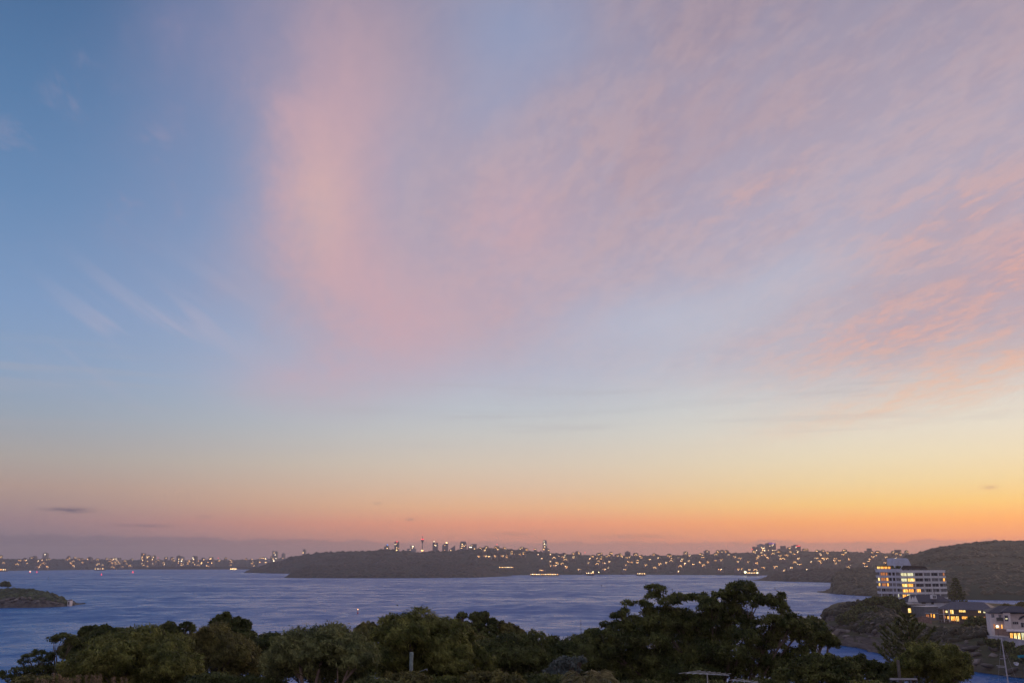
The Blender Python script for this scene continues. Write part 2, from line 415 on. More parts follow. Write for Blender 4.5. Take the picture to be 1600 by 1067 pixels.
M['post'] = mat('grey_green_post', (0.30, 0.36, 0.34), 0.7, 0.3, 6.0)
M['timber'] = mat('weathered_timber', (0.16, 0.14, 0.12), 0.85, 0.3, 4.0)
M['teal'] = mat('teal_canvas', (0.02, 0.25, 0.30), 0.7, 0.2, 2.0)
M['hull'] = mat('white_hull', (0.6, 0.6, 0.6), 0.35, 0.1, 1.0)
M['tower'] = mat('far_tower_cladding', (0.12, 0.11, 0.12), 0.6, 0.25, 0.05)
M['tower_pale'] = mat('far_pale_cladding', (0.26, 0.24, 0.25), 0.6, 0.2, 0.05)
M['house_wall'] = mat('far_house_wall', (0.20, 0.17, 0.15), 0.85, 0.3, 0.1)
M['house_roof'] = mat('far_house_roof', (0.09, 0.07, 0.065), 0.85, 0.3, 0.1)
M['red_paint'] = mat('red_buoy_paint', (0.45, 0.04, 0.03), 0.5, 0.2, 2.0)
M['lit_orange'] = glow('lit_room_orange', (1.0, 0.33, 0.05), 1.7, True, (1.0, 0.52, 0.11), 0.9)
M['lit_dim'] = glow('dim_lit_room', (0.55, 0.19, 0.07), 1.0, False, (0.38, 0.14, 0.06), 0.9)
M['lit_yellow'] = glow('lit_room_yellow', (1.0, 0.55, 0.11), 1.6, True, (1.0, 0.80, 0.34), 0.9)
M['lit_white'] = glow('lit_room_white', (0.95, 0.84, 0.45), 1.05, True, (0.85, 0.82, 0.50), 0.9)
M['lamp'] = glow('bare_lamp', (1.0, 0.80, 0.50), 3.0)
M['far_warm'] = glow('far_lit_window', (1.0, 0.46, 0.13), 7.0)
M['far_gold'] = glow('far_gold_window', (1.0, 0.60, 0.23), 7.0)
M['far_white'] = glow('far_white_lamp', (1.0, 0.80, 0.50), 7.0)
M['flood'] = glow('floodlight', (1.0, 0.84, 0.42), 4.0)
M['far_red'] = glow('red_beacon', (1.0, 0.06, 0.07), 2.6)
M['far_blue'] = glow('blue_sign', (0.06, 0.30, 0.95), 2.2)
M['far_violet'] = glow('violet_sign', (0.40, 0.14, 0.65), 1.2)
M['far_green'] = glow('green_beacon', (0.10, 0.8, 0.3), 1.0)

# ------------------------------------------------------------------ sea
def build_sea():
    m, nt, out = new_mat('harbour_water')
    g = nt.nodes.new('ShaderNodeTexCoord')
    sp = nt.nodes.new('ShaderNodeSeparateXYZ'); nt.links.new(g.outputs['Object'], sp.inputs[0])
    x, y = NV(sp.outputs[0]), NV(sp.outputs[1])
    # wind lanes and swell (metres), long crests lying across the view
    swell = nnoise(nvec(x * 0.011, y * 0.035, 1.0), 1.0, 3.0, 0.55, 0.4)
    chop = nnoise(nvec(x * 0.10, y * 0.22, 4.0), 1.0, 4.0, 0.6, 0.3)
    fine = nnoise(nvec(x * 0.55, y * 0.9, 2.0), 1.0, 3.0, 0.6)
    lane = nnoise(nvec(x * 0.0035, y * 0.0080, 6.0), 1.0, 4.0, 0.58, 0.8)      # broad wind lanes
    paw = nnoise(nvec(x * 0.045, y * 0.030, 8.0), 1.0, 5.0, 0.66, 0.9)          # cat's paws, tens of metres
    hgt = swell * 3.0 + paw * 2.4 + chop * 1.2 + fine * 0.28
    bp = nt.nodes.new('ShaderNodeBump'); bp.inputs['Strength'].default_value = 1.0; bp.inputs['Distance'].default_value = 1.0
    nt.links.new(hgt.s, bp.inputs['Height'])
    b = nt.nodes.new('ShaderNodeBsdfPrincipled')
    mixw = (lane - 0.5) * 1.0 + (paw - 0.5) * 1.3 + 0.5
    nt.links.new(nmix(nsmooth(mixw, 0.25, 0.75), (0.002, 0.096, 0.330), (0.016, 0.155, 0.420)).s, b.inputs['Base Color'])
    nt.links.new(nsmooth(mixw, 0.22, 0.80, 0.52, 0.20).s, b.inputs['Roughness'])
    b.inputs['IOR'].default_value = 1.33; b.inputs['Specular IOR Level'].default_value = 0.32; b.inputs['Specular Tint'].default_value = (0.12, 0.66, 1.0, 1.0)
    nt.links.new(bp.outputs[0], b.inputs['Normal'])
    nt.links.new(b.outputs[0], out.inputs[0])
    o = bpy.data.objects.new('harbour_water', mesh_from('harbour_water', [(-4800, -300, 0), (4800, -300, 0), (4800, 4600, 0), (-4800, 4600, 0)], [(0, 1, 2, 3)], m))
    link(o); o['kind'] = 'structure'
build_sea()
hb = MB(); hb.box(-4800, 4800, 3720, 7900, -1.5, 9.0)
o = hb.build('hinterland', M['far_land']); o['kind'] = 'structure'

# ------------------------------------------------------------------ wooded lumps for canopies seen from far off
def _ico():
    bm = bmesh.new(); bmesh.ops.create_icosphere(bm, subdivisions=1, radius=1.0)
    v = np.array([p.co[:] for p in bm.verts]); f = np.array([[q.index for q in p.verts] for p in bm.faces]); bm.free()
    return v, f
ICO1V, ICO1F = _ico()
def _ico2():
    bm = bmesh.new(); bmesh.ops.create_icosphere(bm, subdivisions=2, radius=1.0)
    v = np.array([p.co[:] for p in bm.verts]); f = np.array([[q.index for q in p.verts] for p in bm.faces]); bm.free()
    return v, f
ICO2V, ICO2F = _ico2()
def lumps(P, S, seed, flat=0.75, jit=0.28, hi=False):
    """crown lumps at P (n,3) with radii S (n,)"""
    rng = np.random.default_rng(seed); BV, BF = (ICO2V, ICO2F) if hi else (ICO1V, ICO1F)
    n, k = len(P), len(BV)
    V = BV[None] * (1 + rng.normal(0, jit, (n, k, 1)))
    sc = np.stack([S * rng.uniform(.8, 1.25, n), S * rng.uniform(.8, 1.25, n), S * flat * rng.uniform(.8, 1.3, n)], 1)
    V = V * sc[:, None, :] + P[:, None, :]
    F = BF[None] + (np.arange(n) * k)[:, None, None]
    return V.reshape(-1, 3), F.reshape(-1, 3)

# ------------------------------------------------------------------ headlands
def lerp_list(lst, x):
    return float(np.interp(x, [a for a, _ in lst], [b for _, b in lst]))
class Headland:
    def __init__(s, name, wl, top, depth, m, step=4.0, g=0.7, rough=0.06, seed=1, canopy=0.0):
        s.canopy = canopy
        s.px0, s.px1 = wl[0][0], wl[-1][0]; s.wl, s.top, s.depth, s.g, s.rough, s.seed = wl, top, depth, g, rough, seed
        n = max(8, int((s.px1 - s.px0) / step)); rows = [0, .04, .1, .2, .32, .45, .6, .75, .88, 1.0, 1.15, 1.4, 1.8, 2.0]
        V, F = [], []
        for i in range(n + 1):
            px = s.px0 + (s.px1 - s.px0) * i / n
            for t in rows: V.append(s.at(px, t))
            b = V[-1]; V.append(Vector((b.x, b.y, -1.5)))
        k = len(rows) + 1
        for i in range(n):
            for j in range(k - 1): F.append((i * k + j, (i + 1) * k + j, (i + 1) * k + j + 1, i * k + j + 1))
        o = bpy.data.objects.new(name, mesh_from(name, V, F, m, True)); link(o); o['kind'] = 'structure'
        s.obj = o
    def at(s, px, t):
        f = at_z(px, lerp_list(s.wl, px), 0.0)
        d = ray(px, lerp_list(s.top, px)); hl = math.hypot(d.x, d.y)
        r0 = math.hypot(f.x, f.y); dep = lerp_list(s.depth, px); r1 = r0 + dep
        hx, hy = d.x / hl, d.y / hl
        zt = CAM_H + r1 * d.z / hl
        zt = max(0.6, zt - min(s.canopy, zt * .3))
        if t <= 1:
            x, y = f.x + (hx * r1 - f.x) * t, f.y + (hy * r1 - f.y) * t
            z = zt * t ** s.g
        else:
            r = r1 + (t - 1) * dep * 0.9; x, y = hx * r, hy * r
            z = zt * (1 - 0.75 * (t - 1) ** 1.5)
        nz = mnoise.noise(Vector((x * .02, y * .02, s.seed))) * s.rough * zt * min(1, t * 3) * (1 if t < .95 else 0.3)
        return Vector((x, y, max(z + nz, -0.4 if t == 0 else 0.1)))
    def wood(s, name, n, size, m, label, lo=0.03, hi=1.12, seed=3, sink=0.5, jit=0.16, px0=None, px1=None, keep=None, fine=False):
        rng = np.random.default_rng(seed); P, S = [], []
        a, b = px0 if px0 is not None else s.px0, px1 if px1 is not None else s.px1
        while len(P) < n:
            px = rng.uniform(a, b); t = rng.uniform(lo, hi)
            if keep and not keep(px, t): continue
            p = s.at(px, t); sz = size * rng.uniform(.55, 1.35)
            zt = s.at(px, 1.0).z
            sz = min(sz, 0.35 * zt + 0.5)
            P.append((p.x, p.y, p.z - sz * sink)); S.append(sz)
        V, F = lumps(np.array(P), np.array(S), seed, jit=jit, hi=fine)
        o = bpy.data.objects.new(name, tris_mesh(name, V, F, m)); link(o)
        tag(o, label, 'woodland', kind='stuff')
        return o

far_left = Headland('far_shore', [(-200, 891.5), (0, 891.5), (120, 890), (250, 889), (400, 888.5), (520, 888.5)],
    [(-200, 873), (0, 871.5), (60, 872.5), (120, 872), (180, 873.5), (240, 873.5), (300, 874), (360, 873.5), (400, 873), (440, 871), (520, 870)],
    [(-200, 700), (520, 700)], M['far_land'], 6, 0.8, seed=2, canopy=3)
far_left.wood('far_shore_wood', 2600, 8, M['leaf_far'], 'hazy wooded suburb slope along the far left shore', 0.0, 1.05, 11)
far_right = Headland('far_shore', [(740, 899), (830, 898), (900, 897.5), (1000, 897.3), (1100, 898), (1200, 898.5), (1300, 899), (1520, 899)],
    [(740, 857), (760, 854), (790, 856), (830, 859), (860, 862), (900, 865), (960, 867), (1050, 866), (1100, 864.5), (1130, 863), (1180, 861), (1240, 859.5), (1300, 860), (1340, 861), (1400, 863), (1430, 864), (1470, 867), (1520, 869)],
    [(740, 750), (900, 800), (1520, 900)], M['far_land'], 6, 0.75, seed=5, canopy=3)
far_right.wood('far_slope_wood', 3800, 6.5, M['leaf_far'], 'hazy wooded suburb slope right of the middle headland', 0.0, 1.06, 12)
mid_back = Headland('headland', [(381, 894.3), (420, 895.3), (470, 896), (600, 897), (760, 897.5), (840, 897.5)],
    [(381, 893.6), (388, 889), (395, 887), (420, 879), (445, 873), (460, 867.5), (480, 865), (500, 862), (540, 860), (570, 859.5), (600, 857), (640, 860), (660, 861), (690, 859.5), (720, 858), (745, 856), (765, 859), (790, 869), (815, 882), (835, 893), (840, 896)],
    [(381, 60), (420, 320), (600, 500), (760, 460), (840, 120)], M['far_land'], 5, 0.7, seed=7, canopy=3)
mid_back.wood('headland_wood', 2300, 9, M['leaf_far'], 'dark wooded ridge of the long middle headland under the city towers', 0.0, 1.08, 13)
mid_front = Headland('headland', [(444, 902.3), (520, 902.8), (640, 902.8), (740, 902), (780, 900.5), (800, 899.6)],
    [(444, 902), (450, 897), (458, 892), (470, 888), (485, 882), (500, 882), (560, 881), (640, 878.5), (700, 879.5), (740, 884), (770, 892), (790, 898), (800, 899.2)],
    [(444, 20), (480, 170), (640, 300), (760, 220), (800, 30)], M['far_land'], 5, 0.6, seed=9, canopy=2.2)
mid_front.wood('headland_wood', 2000, 6.5, M['leaf_far'], 'dark wooded front spur of the middle headland, low at the waterline', 0.0, 1.08, 14)
right_mid = Headland('headland', [(1177, 906.5), (1200, 907.3), (1250, 908.5), (1310, 910), (1400, 911.5), (1440, 912)],
    [(1177, 906.1), (1186, 904), (1192, 901.5), (1203, 896), (1215, 892.8), (1245, 889), (1290, 887), (1340, 886), (1400, 885), (1440, 885)],
    [(1177, 15), (1200, 110), (1300, 220), (1440, 240)], M['far_land'], 4, 0.55, seed=12, canopy=2)
right_mid.wood('headland_wood', 1500, 5.5, M['leaf_far'], 'low dark headland between the lit far slope and the near right cliff', 0.0, 1.08, 15)
right_hill = Headland('headland', [(1278, 924.8), (1292, 926.2), (1310, 927.8), (1340, 930), (1380, 932.5), (1440, 935), (1500, 936.5), (1600, 938), (1800, 940)],
    [(1278, 924.4), (1290, 921.5), (1299, 916), (1303, 910), (1304.5, 903), (1305, 895), (1310, 890.5), (1330, 887), (1372, 885), (1388, 879), (1405, 872.5), (1420, 866.5), (1440, 860.5), (1455, 856), (1480, 851), (1510, 847), (1550, 844.2), (1600, 843), (1700, 842), (1800, 842)],
    [(1278, 6), (1303, 60), (1340, 180), (1372, 260), (1440, 500), (1600, 700), (1800, 700)], M['far_land'], 3, 0.62, seed=15, canopy=1.4)
right_hill.wood('hill_wood', 7200, 3.3, M['leaf_mid'], 'dark wooded hill rising behind the white apartment block', 0.02, 1.06, 16)
left_point = Headland('headland', [(-330, 957), (-100, 952.5), (0, 949.5), (60, 949), (100, 947.3), (118, 945), (126, 944), (132, 943.4)],
    [(-330, 905), (-100, 913), (-40, 917), (0, 919.5), (14, 918.5), (34, 918.5), (50, 920), (70, 923.5), (85, 928), (96, 932.5), (103, 936.5), (116, 937.5), (118, 941), (125, 941.6), (128, 943), (132, 943.2)],
    [(-330, 90), (0, 60), (80, 34), (116, 14), (132, 4)], M['rock'], 2, 0.42, 0.10, seed=18, canopy=.7)
left_point.wood('point_scrub', 2600, 2.0, M['leaf_point'], 'low green scrub covering the small rocky point on the left', 0.22, 1.1, 17, keep=lambda p, t: p < 112 or t > .95, fine=True)

# ------------------------------------------------------------------ foreground hillside (falls from the camera to the bay)
def hill_z(x, y):
    p = np.interp(y, [-60, 0, 25, 45, 65, 90, 120, 150, 175], [23, 22.5, 20, 17.5, 14.5, 10, 4.5, 0.5, -3])
    p -= max(0, x - 40) * 0.055 if y > 20 else 0
    return float(p + 0.8 * mnoise.noise(Vector((x * .06, y * .06, 3))))
def build_hillside():
    xs, ys = np.linspace(-190, 190, 64), np.linspace(-60, 175, 48)
    V = [(x, y, max(hill_z(x, y), -1.2)) for y in ys for x in xs]; nx = len(xs)
    F = [(j * nx + i, j * nx + i + 1, (j + 1) * nx + i + 1, (j + 1) * nx + i) for j in range(len(ys) - 1) for i in range(nx - 1)]
    o = bpy.data.objects.new('hillside', mesh_from('hillside', V, F, M['soil'], True)); link(o); o['kind'] = 'structure'
build_hillside()

# ------------------------------------------------------------------ the point with the apartment block: ground through known spots
POINT_PX0, POINT_PX1 = 1287, 1760
P_FRONT = [(1287, 1003), (1296, 1006), (1310, 1008), (1340, 1012), (1365, 1019), (1400, 1027), (1440, 1035), (1500, 1046), (1540, 1052), (1600, 1060), (1760, 1082)]
P_BACK = [(1287, 985), (1300, 978), (1330, 970), (1372, 965), (1420, 964), (1480, 965), (1520, 968), (1600, 972), (1760, 980)]      # far waterline (hidden)
P_CTRL = [(1290, 966, 372), (1310, 963, 378), (1332, 960, 385), (1350, 957, 392), (1372, 950, 400), (1400, 963, 403), (1420, 969, 408), (1440, 970, 404), (1462, 971, 398), (1372, 940, 470), (1395, 941, 478), (1440, 942, 485), (1480, 942, 500),
          (1425, 972, 352), (1450, 975, 348), (1410, 968, 360), (1440, 957, 430), (1460, 958, 440), (1480, 977, 366), (1515, 978, 362), (1550, 980, 358), (1500, 984, 345), (1520, 988, 335), (1480, 985, 345),
          (1550, 1003, 283), (1575, 1005, 279), (1600, 1007, 275), (1560, 992, 292), (1590, 996, 288), (1590, 975, 320), (1700, 1008, 275), (1700, 990, 320), (1600, 955, 450), (1530, 952, 470)]
_pc = [(at_y(a, b, c)) for a, b, c in P_CTRL]
def point_z(x, y):
    ws = zs = 0.0
    for p in _pc:
        w = 1.0 / ((p.x - x) ** 2 + (p.y - y) ** 2 + 6.0) ** 1.5
        ws += w; zs += w * p.z
    return zs / ws
def point_at(px, t):
    f = at_z(px, lerp_list(P_FRONT, px)); b = at_z(px, lerp_list(P_BACK, px))
    x, y = f.x + (b.x - f.x) * t, f.y + (b.y - f.y) * t
    L = (b - f).length
    z = point_z(x, y)
    sf = min(1.0, (t * L) / 34.0); sb = min(1.0, ((1 - t) * L) / 20.0)
    step = sf ** 0.62
    step = 0.55 * step + 0.45 * (math.floor(step * 4 + 0.35 * mnoise.noise(Vector((x * .08, y * .08, 1)))) / 4 + 0.25 * min(1, (step * 4 % 1) * 3)) if sf < 1 else 1.0
    edge = min(1.0, max(0.0, (px - POINT_PX0) / 8.0))
    z = z * max(0.02, min(step, 1.0)) * (sb ** 0.6) * (edge ** 0.5 if edge < 1 else 1)
    z += 0.7 * mnoise.noise(Vector((x * .12, y * .12, 5))) * min(1, sf * 2) * (1 - 0.85 * (sf >= 1))
    return Vector((x, y, max(z, -0.5)))
def build_point():
    n, ts = 130, np.concatenate([np.linspace(0, 0.35, 34), np.linspace(0.37, 1, 26)])
    V, F = [], []
    for i in range(n + 1):
        px = POINT_PX0 + (POINT_PX1 - POINT_PX0) * i / n
        for t in ts: V.append(point_at(px, float(t)))
    k = len(ts)
    for i in range(n):
        for j in range(k - 1): F.append((i * k + j, (i + 1) * k + j, (i + 1) * k + j + 1, i * k + j + 1))
    m, nt, out = new_mat('point_ground')
    g = nt.nodes.new('ShaderNodeTexCoord'); geo = nt.nodes.new('ShaderNodeNewGeometry')
    sp = nt.nodes.new('ShaderNodeSeparateXYZ'); nt.links.new(geo.outputs['Normal'], sp.inputs[0])
    n1 = nnoise(NV(g.outputs['Object']), 0.25, 5, 0.6)
    st = nt.nodes.new('ShaderNodeMapping'); st.inputs['Scale'].default_value = (0.12, 0.12, 1.6); nt.links.new(g.outputs['Object'], st.inputs[0])
    strata = nnoise(NV(st.outputs[0]), 1.0, 5, 0.6, 0.4)
    rock = nmix(nsmooth(strata, 0.3, 0.7), (0.15, 0.125, 0.105), (0.055, 0.048, 0.045))
    grass = nmix(nsmooth(n1, 0.3, 0.7), (0.05, 0.055, 0.026), (0.075, 0.07, 0.04))
    f = nsmooth(NV(sp.outputs[2]) + (n1 - 0.5) * 0.5, 0.62, 0.84)
    b = nt.nodes.new('ShaderNodeBsdfPrincipled'); b.inputs['Roughness'].default_value = 0.9; b.inputs['Specular IOR Level'].default_value = 0.2
    nt.links.new(nmix(f, rock, grass).s, b.inputs['Base Color'])
    bp = nt.nodes.new('ShaderNodeBump'); bp.inputs['Strength'].default_value = 0.7; bp.inputs['Distance'].default_value = 0.6
    nt.links.new(strata.s, bp.inputs['Height']); nt.links.new(bp.outputs[0], b.inputs['Normal'])
    nt.links.new(b.outputs[0], out.inputs[0])
    o = bpy.data.objects.new('rocky_point', mesh_from('rocky_point', V, F, m, False)); link(o); o['kind'] = 'structure'
build_point()

# ------------------------------------------------------------------ air: even evening haze round everything
def build_haze():
    hz = MB(); hz.box(-4950, 4950, -420, 8050, -3.0, 148.0)
    m = bpy.data.materials.new('evening_haze'); m.use_nodes = True
    nt = m.node_tree; nt.nodes.clear()
    v = nt.nodes.new('ShaderNodeVolumePrincipled'); out = nt.nodes.new('ShaderNodeOutputMaterial')
    v.inputs['Color'].default_value = (1.0, 0.90, 0.86, 1); v.inputs['Density'].default_value = HAZE
    v.inputs['Anisotropy'].default_value = 0.35
    nt.links.new(v.outputs[0], out.inputs['Volume'])
    o = hz.build('haze', m); tag(o, 'thin mauve evening haze over the harbour', 'haze', kind='stuff')
HAZE = 1.0e-4
build_haze()

# ================================================================== the white apartment block on the point
def basis_empty(name, A, B):
    """Empty at A whose local +x runs to B, local -y looks out of the facade (towards the viewer)"""
    d = Vector((B.x - A.x, B.y - A.y, 0)); L = d.length
    return empty(name, A, math.atan2(d.y, d.x)), L
def window(parent, x0, x1, z0, z1, pane, frame='frame', y=0.0, mull=1, name='window'):
    """frame with bars standing proud of the wall, its pane a sub-part behind the bars"""
    t = min(0.11, (x1 - x0) * 0.1)
    f = MB()
    f.box(x0, x1, y - .10, y - .02, z1 - t, z1); f.box(x0, x1, y - .10, y - .02, z0, z0 + t)
    f.box(x0, x0 + t, y - .10, y - .02, z0 + t, z1 - t); f.box(x1 - t, x1, y - .10, y - .02, z0 + t, z1 - t)
    for k in range(1, mull + 1):
        xm = x0 + (x1 - x0) * k / (mull + 1)
        f.box(xm - t / 2, xm + t / 2, y - .095, y - .02, z0 + t, z1 - t)
    w = f.build(name, M[frame], parent)
    MB().box(x0 + t * .5, x1 - t * .5, y - .06, y - .012, z0 + t * .5, z1 - t * .5).build('pane', M[pane], w)
    return w

def apartment():
    YC = 484.0
    def X(px, py, Y): return at_y(px, py, Y).x
    zrow = [at_y(1409, p, YC).z for p in (897.2, 905.7, 914.2, 922.6, 931.0)]     # middle of each glazed strip, top storey first
    pitch = (zrow[0] - zrow[4]) / 4
    ztop = at_y(1409, 891.0, YC).z; zg = 6.0
    C = Vector((X(1409, 915, YC), YC, 0)); Lp = Vector((X(1372, 915, YC + 6), YC + 6, 0)); Rp = Vector((X(1480, 915, YC + 7), YC + 7, 0))
    root = empty('apartment_block', (C.x, C.y, zg)); tag(root, 'white eight storey apartment block with lit windows on the right point', 'apartment block')
    def child_empty(A, B):
        d = B - A; e = math.atan2(d.y, d.x)
        return A, e, d.length
    # both wings are built as meshes in the block's own space (offset by its base)
    def local(A, ang):
        return Matrix.Translation(Vector((A.x - C.x, A.y - C.y, -zg))) @ Matrix.Rotation(ang, 4, 'Z')
    def place(o, Mx): o.matrix_local = Mx; return o
    def rounded(x0, x1, y0, ends, r=2.4, d=4.5):
        pts = []
        if ends[0]: pts += [(x0 - .9, d)] + [(x0 - .9 + r - r * math.cos(a), y0 + r - r * math.sin(a)) for a in [math.pi / 2 * k / 6 for k in range(7)]]
        else: pts += [(x0, d), (x0, y0)]
        if ends[1]: pts += [(x1 + .9 - r + r * math.sin(a), y0 + r - r * math.cos(a)) for a in [math.pi / 2 * k / 6 for k in range(7)]] + [(x1 + .9, d)]
        else: pts += [(x1, y0), (x1, d)]
        return pts
    def wing(A, B, depth, top, rows, strips, band_m, cols, ends, roof_drop=0.0):
        A, ang, L = child_empty(A, B); Mx = local(A, ang)
        core = MB().box(0.05, L - .05, 0.66, depth, 0, top - 0.02); place(core.build('wall', M['recess'], root), Mx)
        for k, zc in enumerate(rows):
            # spandrel band above each glazed strip; the top one is the parapet
            z0, z1 = zc + 0.86, zc + pitch - 0.86
            if k == 0: z1 = top
            place(MB().vprism(rounded(-.15, L + .15, 0, ends), z0, z1).vprism(rounded(-.27, L + .27, -.12, ends), z1 + .003, z1 + .13).build('balcony_band', M[band_m], root), Mx)
        zl = rows[-1]
        place(MB().vprism(rounded(-.15, L + .15, 0, ends), zl - pitch + .92, zl - 0.92).build('balcony_band', M[band_m], root), Mx)
        place(MB().box(0.3, L - .3, 0.25, 1.1, zg - 2, zl - pitch + .91).build('base_wall', M[band_m], root), Mx)
        for k, zc in enumerate(rows):
            for (f0, f1, pane) in strips[k]:
                w = window(root, L * f0, L * f1, zc - .84, zc + .84, pane, 'frame' if pane in ('curtain', 'glass') else 'dark_frame', y=0.64, mull=1 if (f1 - f0) * L > 2.0 else 0)
                place(w, Mx)
            for f in cols: place(MB().box(L * f - .16, L * f + .16, 0.1, 0.645, zc - .92, zc + .92).build('pier', M[band_m], root), Mx)
        place(MB().box(0, L, .2, depth, top - .35, top - .1).build('roof_slab', M['concrete'], root), Mx)
        return Mx, L
    def fr(a, b): return lambda p: (p - a) / (b - a)
    r = fr(1409, 1480); g = lambda a, b, m: (max(.012, r(a)), min(.985, r(b)), m)
    right = [
        [g(1410, 1419.4, 'lit_white'), g(1420.2, 1429.8, 'lit_white'), g(1431, 1444, 'glass'), g(1445.5, 1455, 'curtain'), g(1456, 1467.5, 'glass'), g(1469, 1475, 'curtain'), g(1476, 1479.3, 'lit_dim')],
        [g(1410, 1419.4, 'lit_white'), g(1420.2, 1431, 'lit_yellow'), g(1432, 1444, 'glass'), g(1446, 1452, 'glass'), g(1452.4, 1456, 'curtain'), g(1457, 1467.5, 'curtain'), g(1469, 1475, 'curtain'), g(1475.6, 1479.3, 'lit_orange')],
        [g(1410.5, 1419.6, 'lit_yellow'), g(1420.2, 1428, 'lit_orange'), g(1428.4, 1431, 'curtain'), g(1432.5, 1444, 'glass'), g(1447, 1456, 'glass'), g(1457.5, 1468, 'glass'), g(1470, 1475, 'glass'), g(1476, 1479, 'curtain')],
        [g(1411, 1419.6, 'lit_orange'), g(1420.2, 1428, 'lit_orange'), g(1432.5, 1439, 'lit_orange'), g(1440, 1446, 'curtain'), g(1448, 1454, 'glass'), g(1455, 1462, 'curtain'), g(1463.6, 1469, 'glass'), g(1471, 1479, 'curtain')],
        [g(1410, 1416, 'lit_orange'), g(1416.5, 1422, 'lit_yellow'), g(1426, 1440, 'curtain'), g(1443, 1455, 'glass'), g(1458, 1476, 'curtain')]]
    lf = fr(1372, 1409); h = lambda a, b, m: (max(.012, lf(a)), min(.985, lf(b)), m)
    left = [
        [h(1377, 1384.5, 'lit_dim'), h(1385, 1388.5, 'lit_dim'), h(1389.5, 1394, 'glass'), h(1396, 1400, 'glass'), h(1401, 1407, 'curtain')],
        [h(1372.3, 1375.6, 'lit_yellow'), h(1377, 1385, 'lit_dim'), h(1385.6, 1389, 'lit_orange'), h(1390, 1395, 'glass'), h(1396, 1400, 'glass'), h(1401, 1407.5, 'curtain')],
        [h(1372.5, 1375.8, 'lit_yellow'), h(1378, 1384.5, 'lit_dim'), h(1385.6, 1389, 'lit_orange'), h(1390, 1398, 'curtain'), h(1399, 1407.5, 'curtain')],
        [h(1375.5, 1383, 'glass'), h(1384, 1393.5, 'curtain'), h(1395, 1400, 'curtain'), h(1402, 1405, 'glass')],
        [h(1376, 1386, 'curtain'), h(1387, 1393, 'glass'), h(1394, 1400, 'curtain'), h(1402, 1403.2, 'lit_white'), h(1404, 1407.5, 'curtain')]]
    zl = [z + 0.25 for z in zrow]
    MxR, LR = wing(C, Rp, 15, ztop, zrow, right, 'white', [r(p) for p in (1431, 1445, 1456.5, 1468.5)], (False, True))
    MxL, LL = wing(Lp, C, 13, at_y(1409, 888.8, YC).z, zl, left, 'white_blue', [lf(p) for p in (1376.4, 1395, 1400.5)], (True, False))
    # penthouse glazing, planters, lift tower with its swept side, pergola
    zp = at_y(1380, 890.2, YC + 6).z
    for a, b, m in ((1371.5, 1376.5, 'lit_yellow'), (1377, 1382.5, 'lit_orange'), (1383, 1388, 'lit_orange'), (1388.5, 1393, 'lit_orange')):
        place(window(root, LL * lf(a), LL * lf(b), zp - .1, zp + 1.85, m, 'dark_frame', y=2.2, mull=1), MxL)
    place(MB().box(-.4, LL * .62, 2.25, 11, zp - .6, zp + 1.95).build('penthouse', M['recess'], root), MxL)
    place(MB().box(-.8, LL * .64, 1.4, 11.5, zp + 1.96, zp + 2.2).build('penthouse_roof', M['dark_wall'], root), MxL)
    rng = np.random.default_rng(5)
    P = np.stack([rng.uniform(LL * .64, LL * .98, 60), rng.uniform(2, 5, 60), rng.uniform(zp - .4, zp + 1.9, 60)], 1)
    V, F = lumps(P, rng.uniform(.35, .8, 60), 4); pl = bpy.data.objects.new('roof_planting', tris_mesh('roof_planting', V, F, M['leaf_dark'])); link(pl, root); place(pl, MxL)
    zt0 = at_y(1409, 891, YC).z; zt1 = at_y(1415, 871.6, YC).z
    x0, x1, x2 = 0.2, LR * r(1434), LR * r(1430.5)
    pts = [(x0 - .7, zt0 - 2), (x1 + .6, zt0 - 2), (x1 + .1, zt0 + 2.0), (x2 + .4, zt1 - 1.6), (x2 - .3, zt1 - .35), (x2 - 1.4, zt1), (x0 - .5, zt1 - .1)]
    place(MB().prism(pts, 3.5, 9.5).build('lift_tower', M['white_blue'], root), MxR)
    pg = MB().prism([(LR * r(1416), zt0 + .6), (LR * r(1419), zt0 + 1.5), (LR * r(1421), zt0 + 2.5), (LR * r(1452), zt0 + 2.1), (LR * r(1456), zt0 + 1.0), (LR * r(1456), zt0 + .6)], 2.0, 9.0)
    place(pg.build('pergola_roof', M['dark_wall'], root), MxR)
    for p in (1418, 1426, 1436, 1446, 1454): place(MB().box(LR * r(p) - .12, LR * r(p) + .12, 2.2, 2.5, zt0 - .5, zt0 + .7).build('pergola_post', M['dark_metal'], root), MxR)
    place(MB().box(0.3, LR - .2, .35, .40, zt0 + .95, zt0 + 1.0).build('parapet_rail', M['metal'], root), MxR)
    place(MB().tube([(LR * r(1458), -.3, zrow[3] - 2), (LR * r(1458), -.3, zrow[2] - 1.0)], [.06, .06], 5).build('drain_pipe', M['dark_metal'], root), MxR)
apartment()

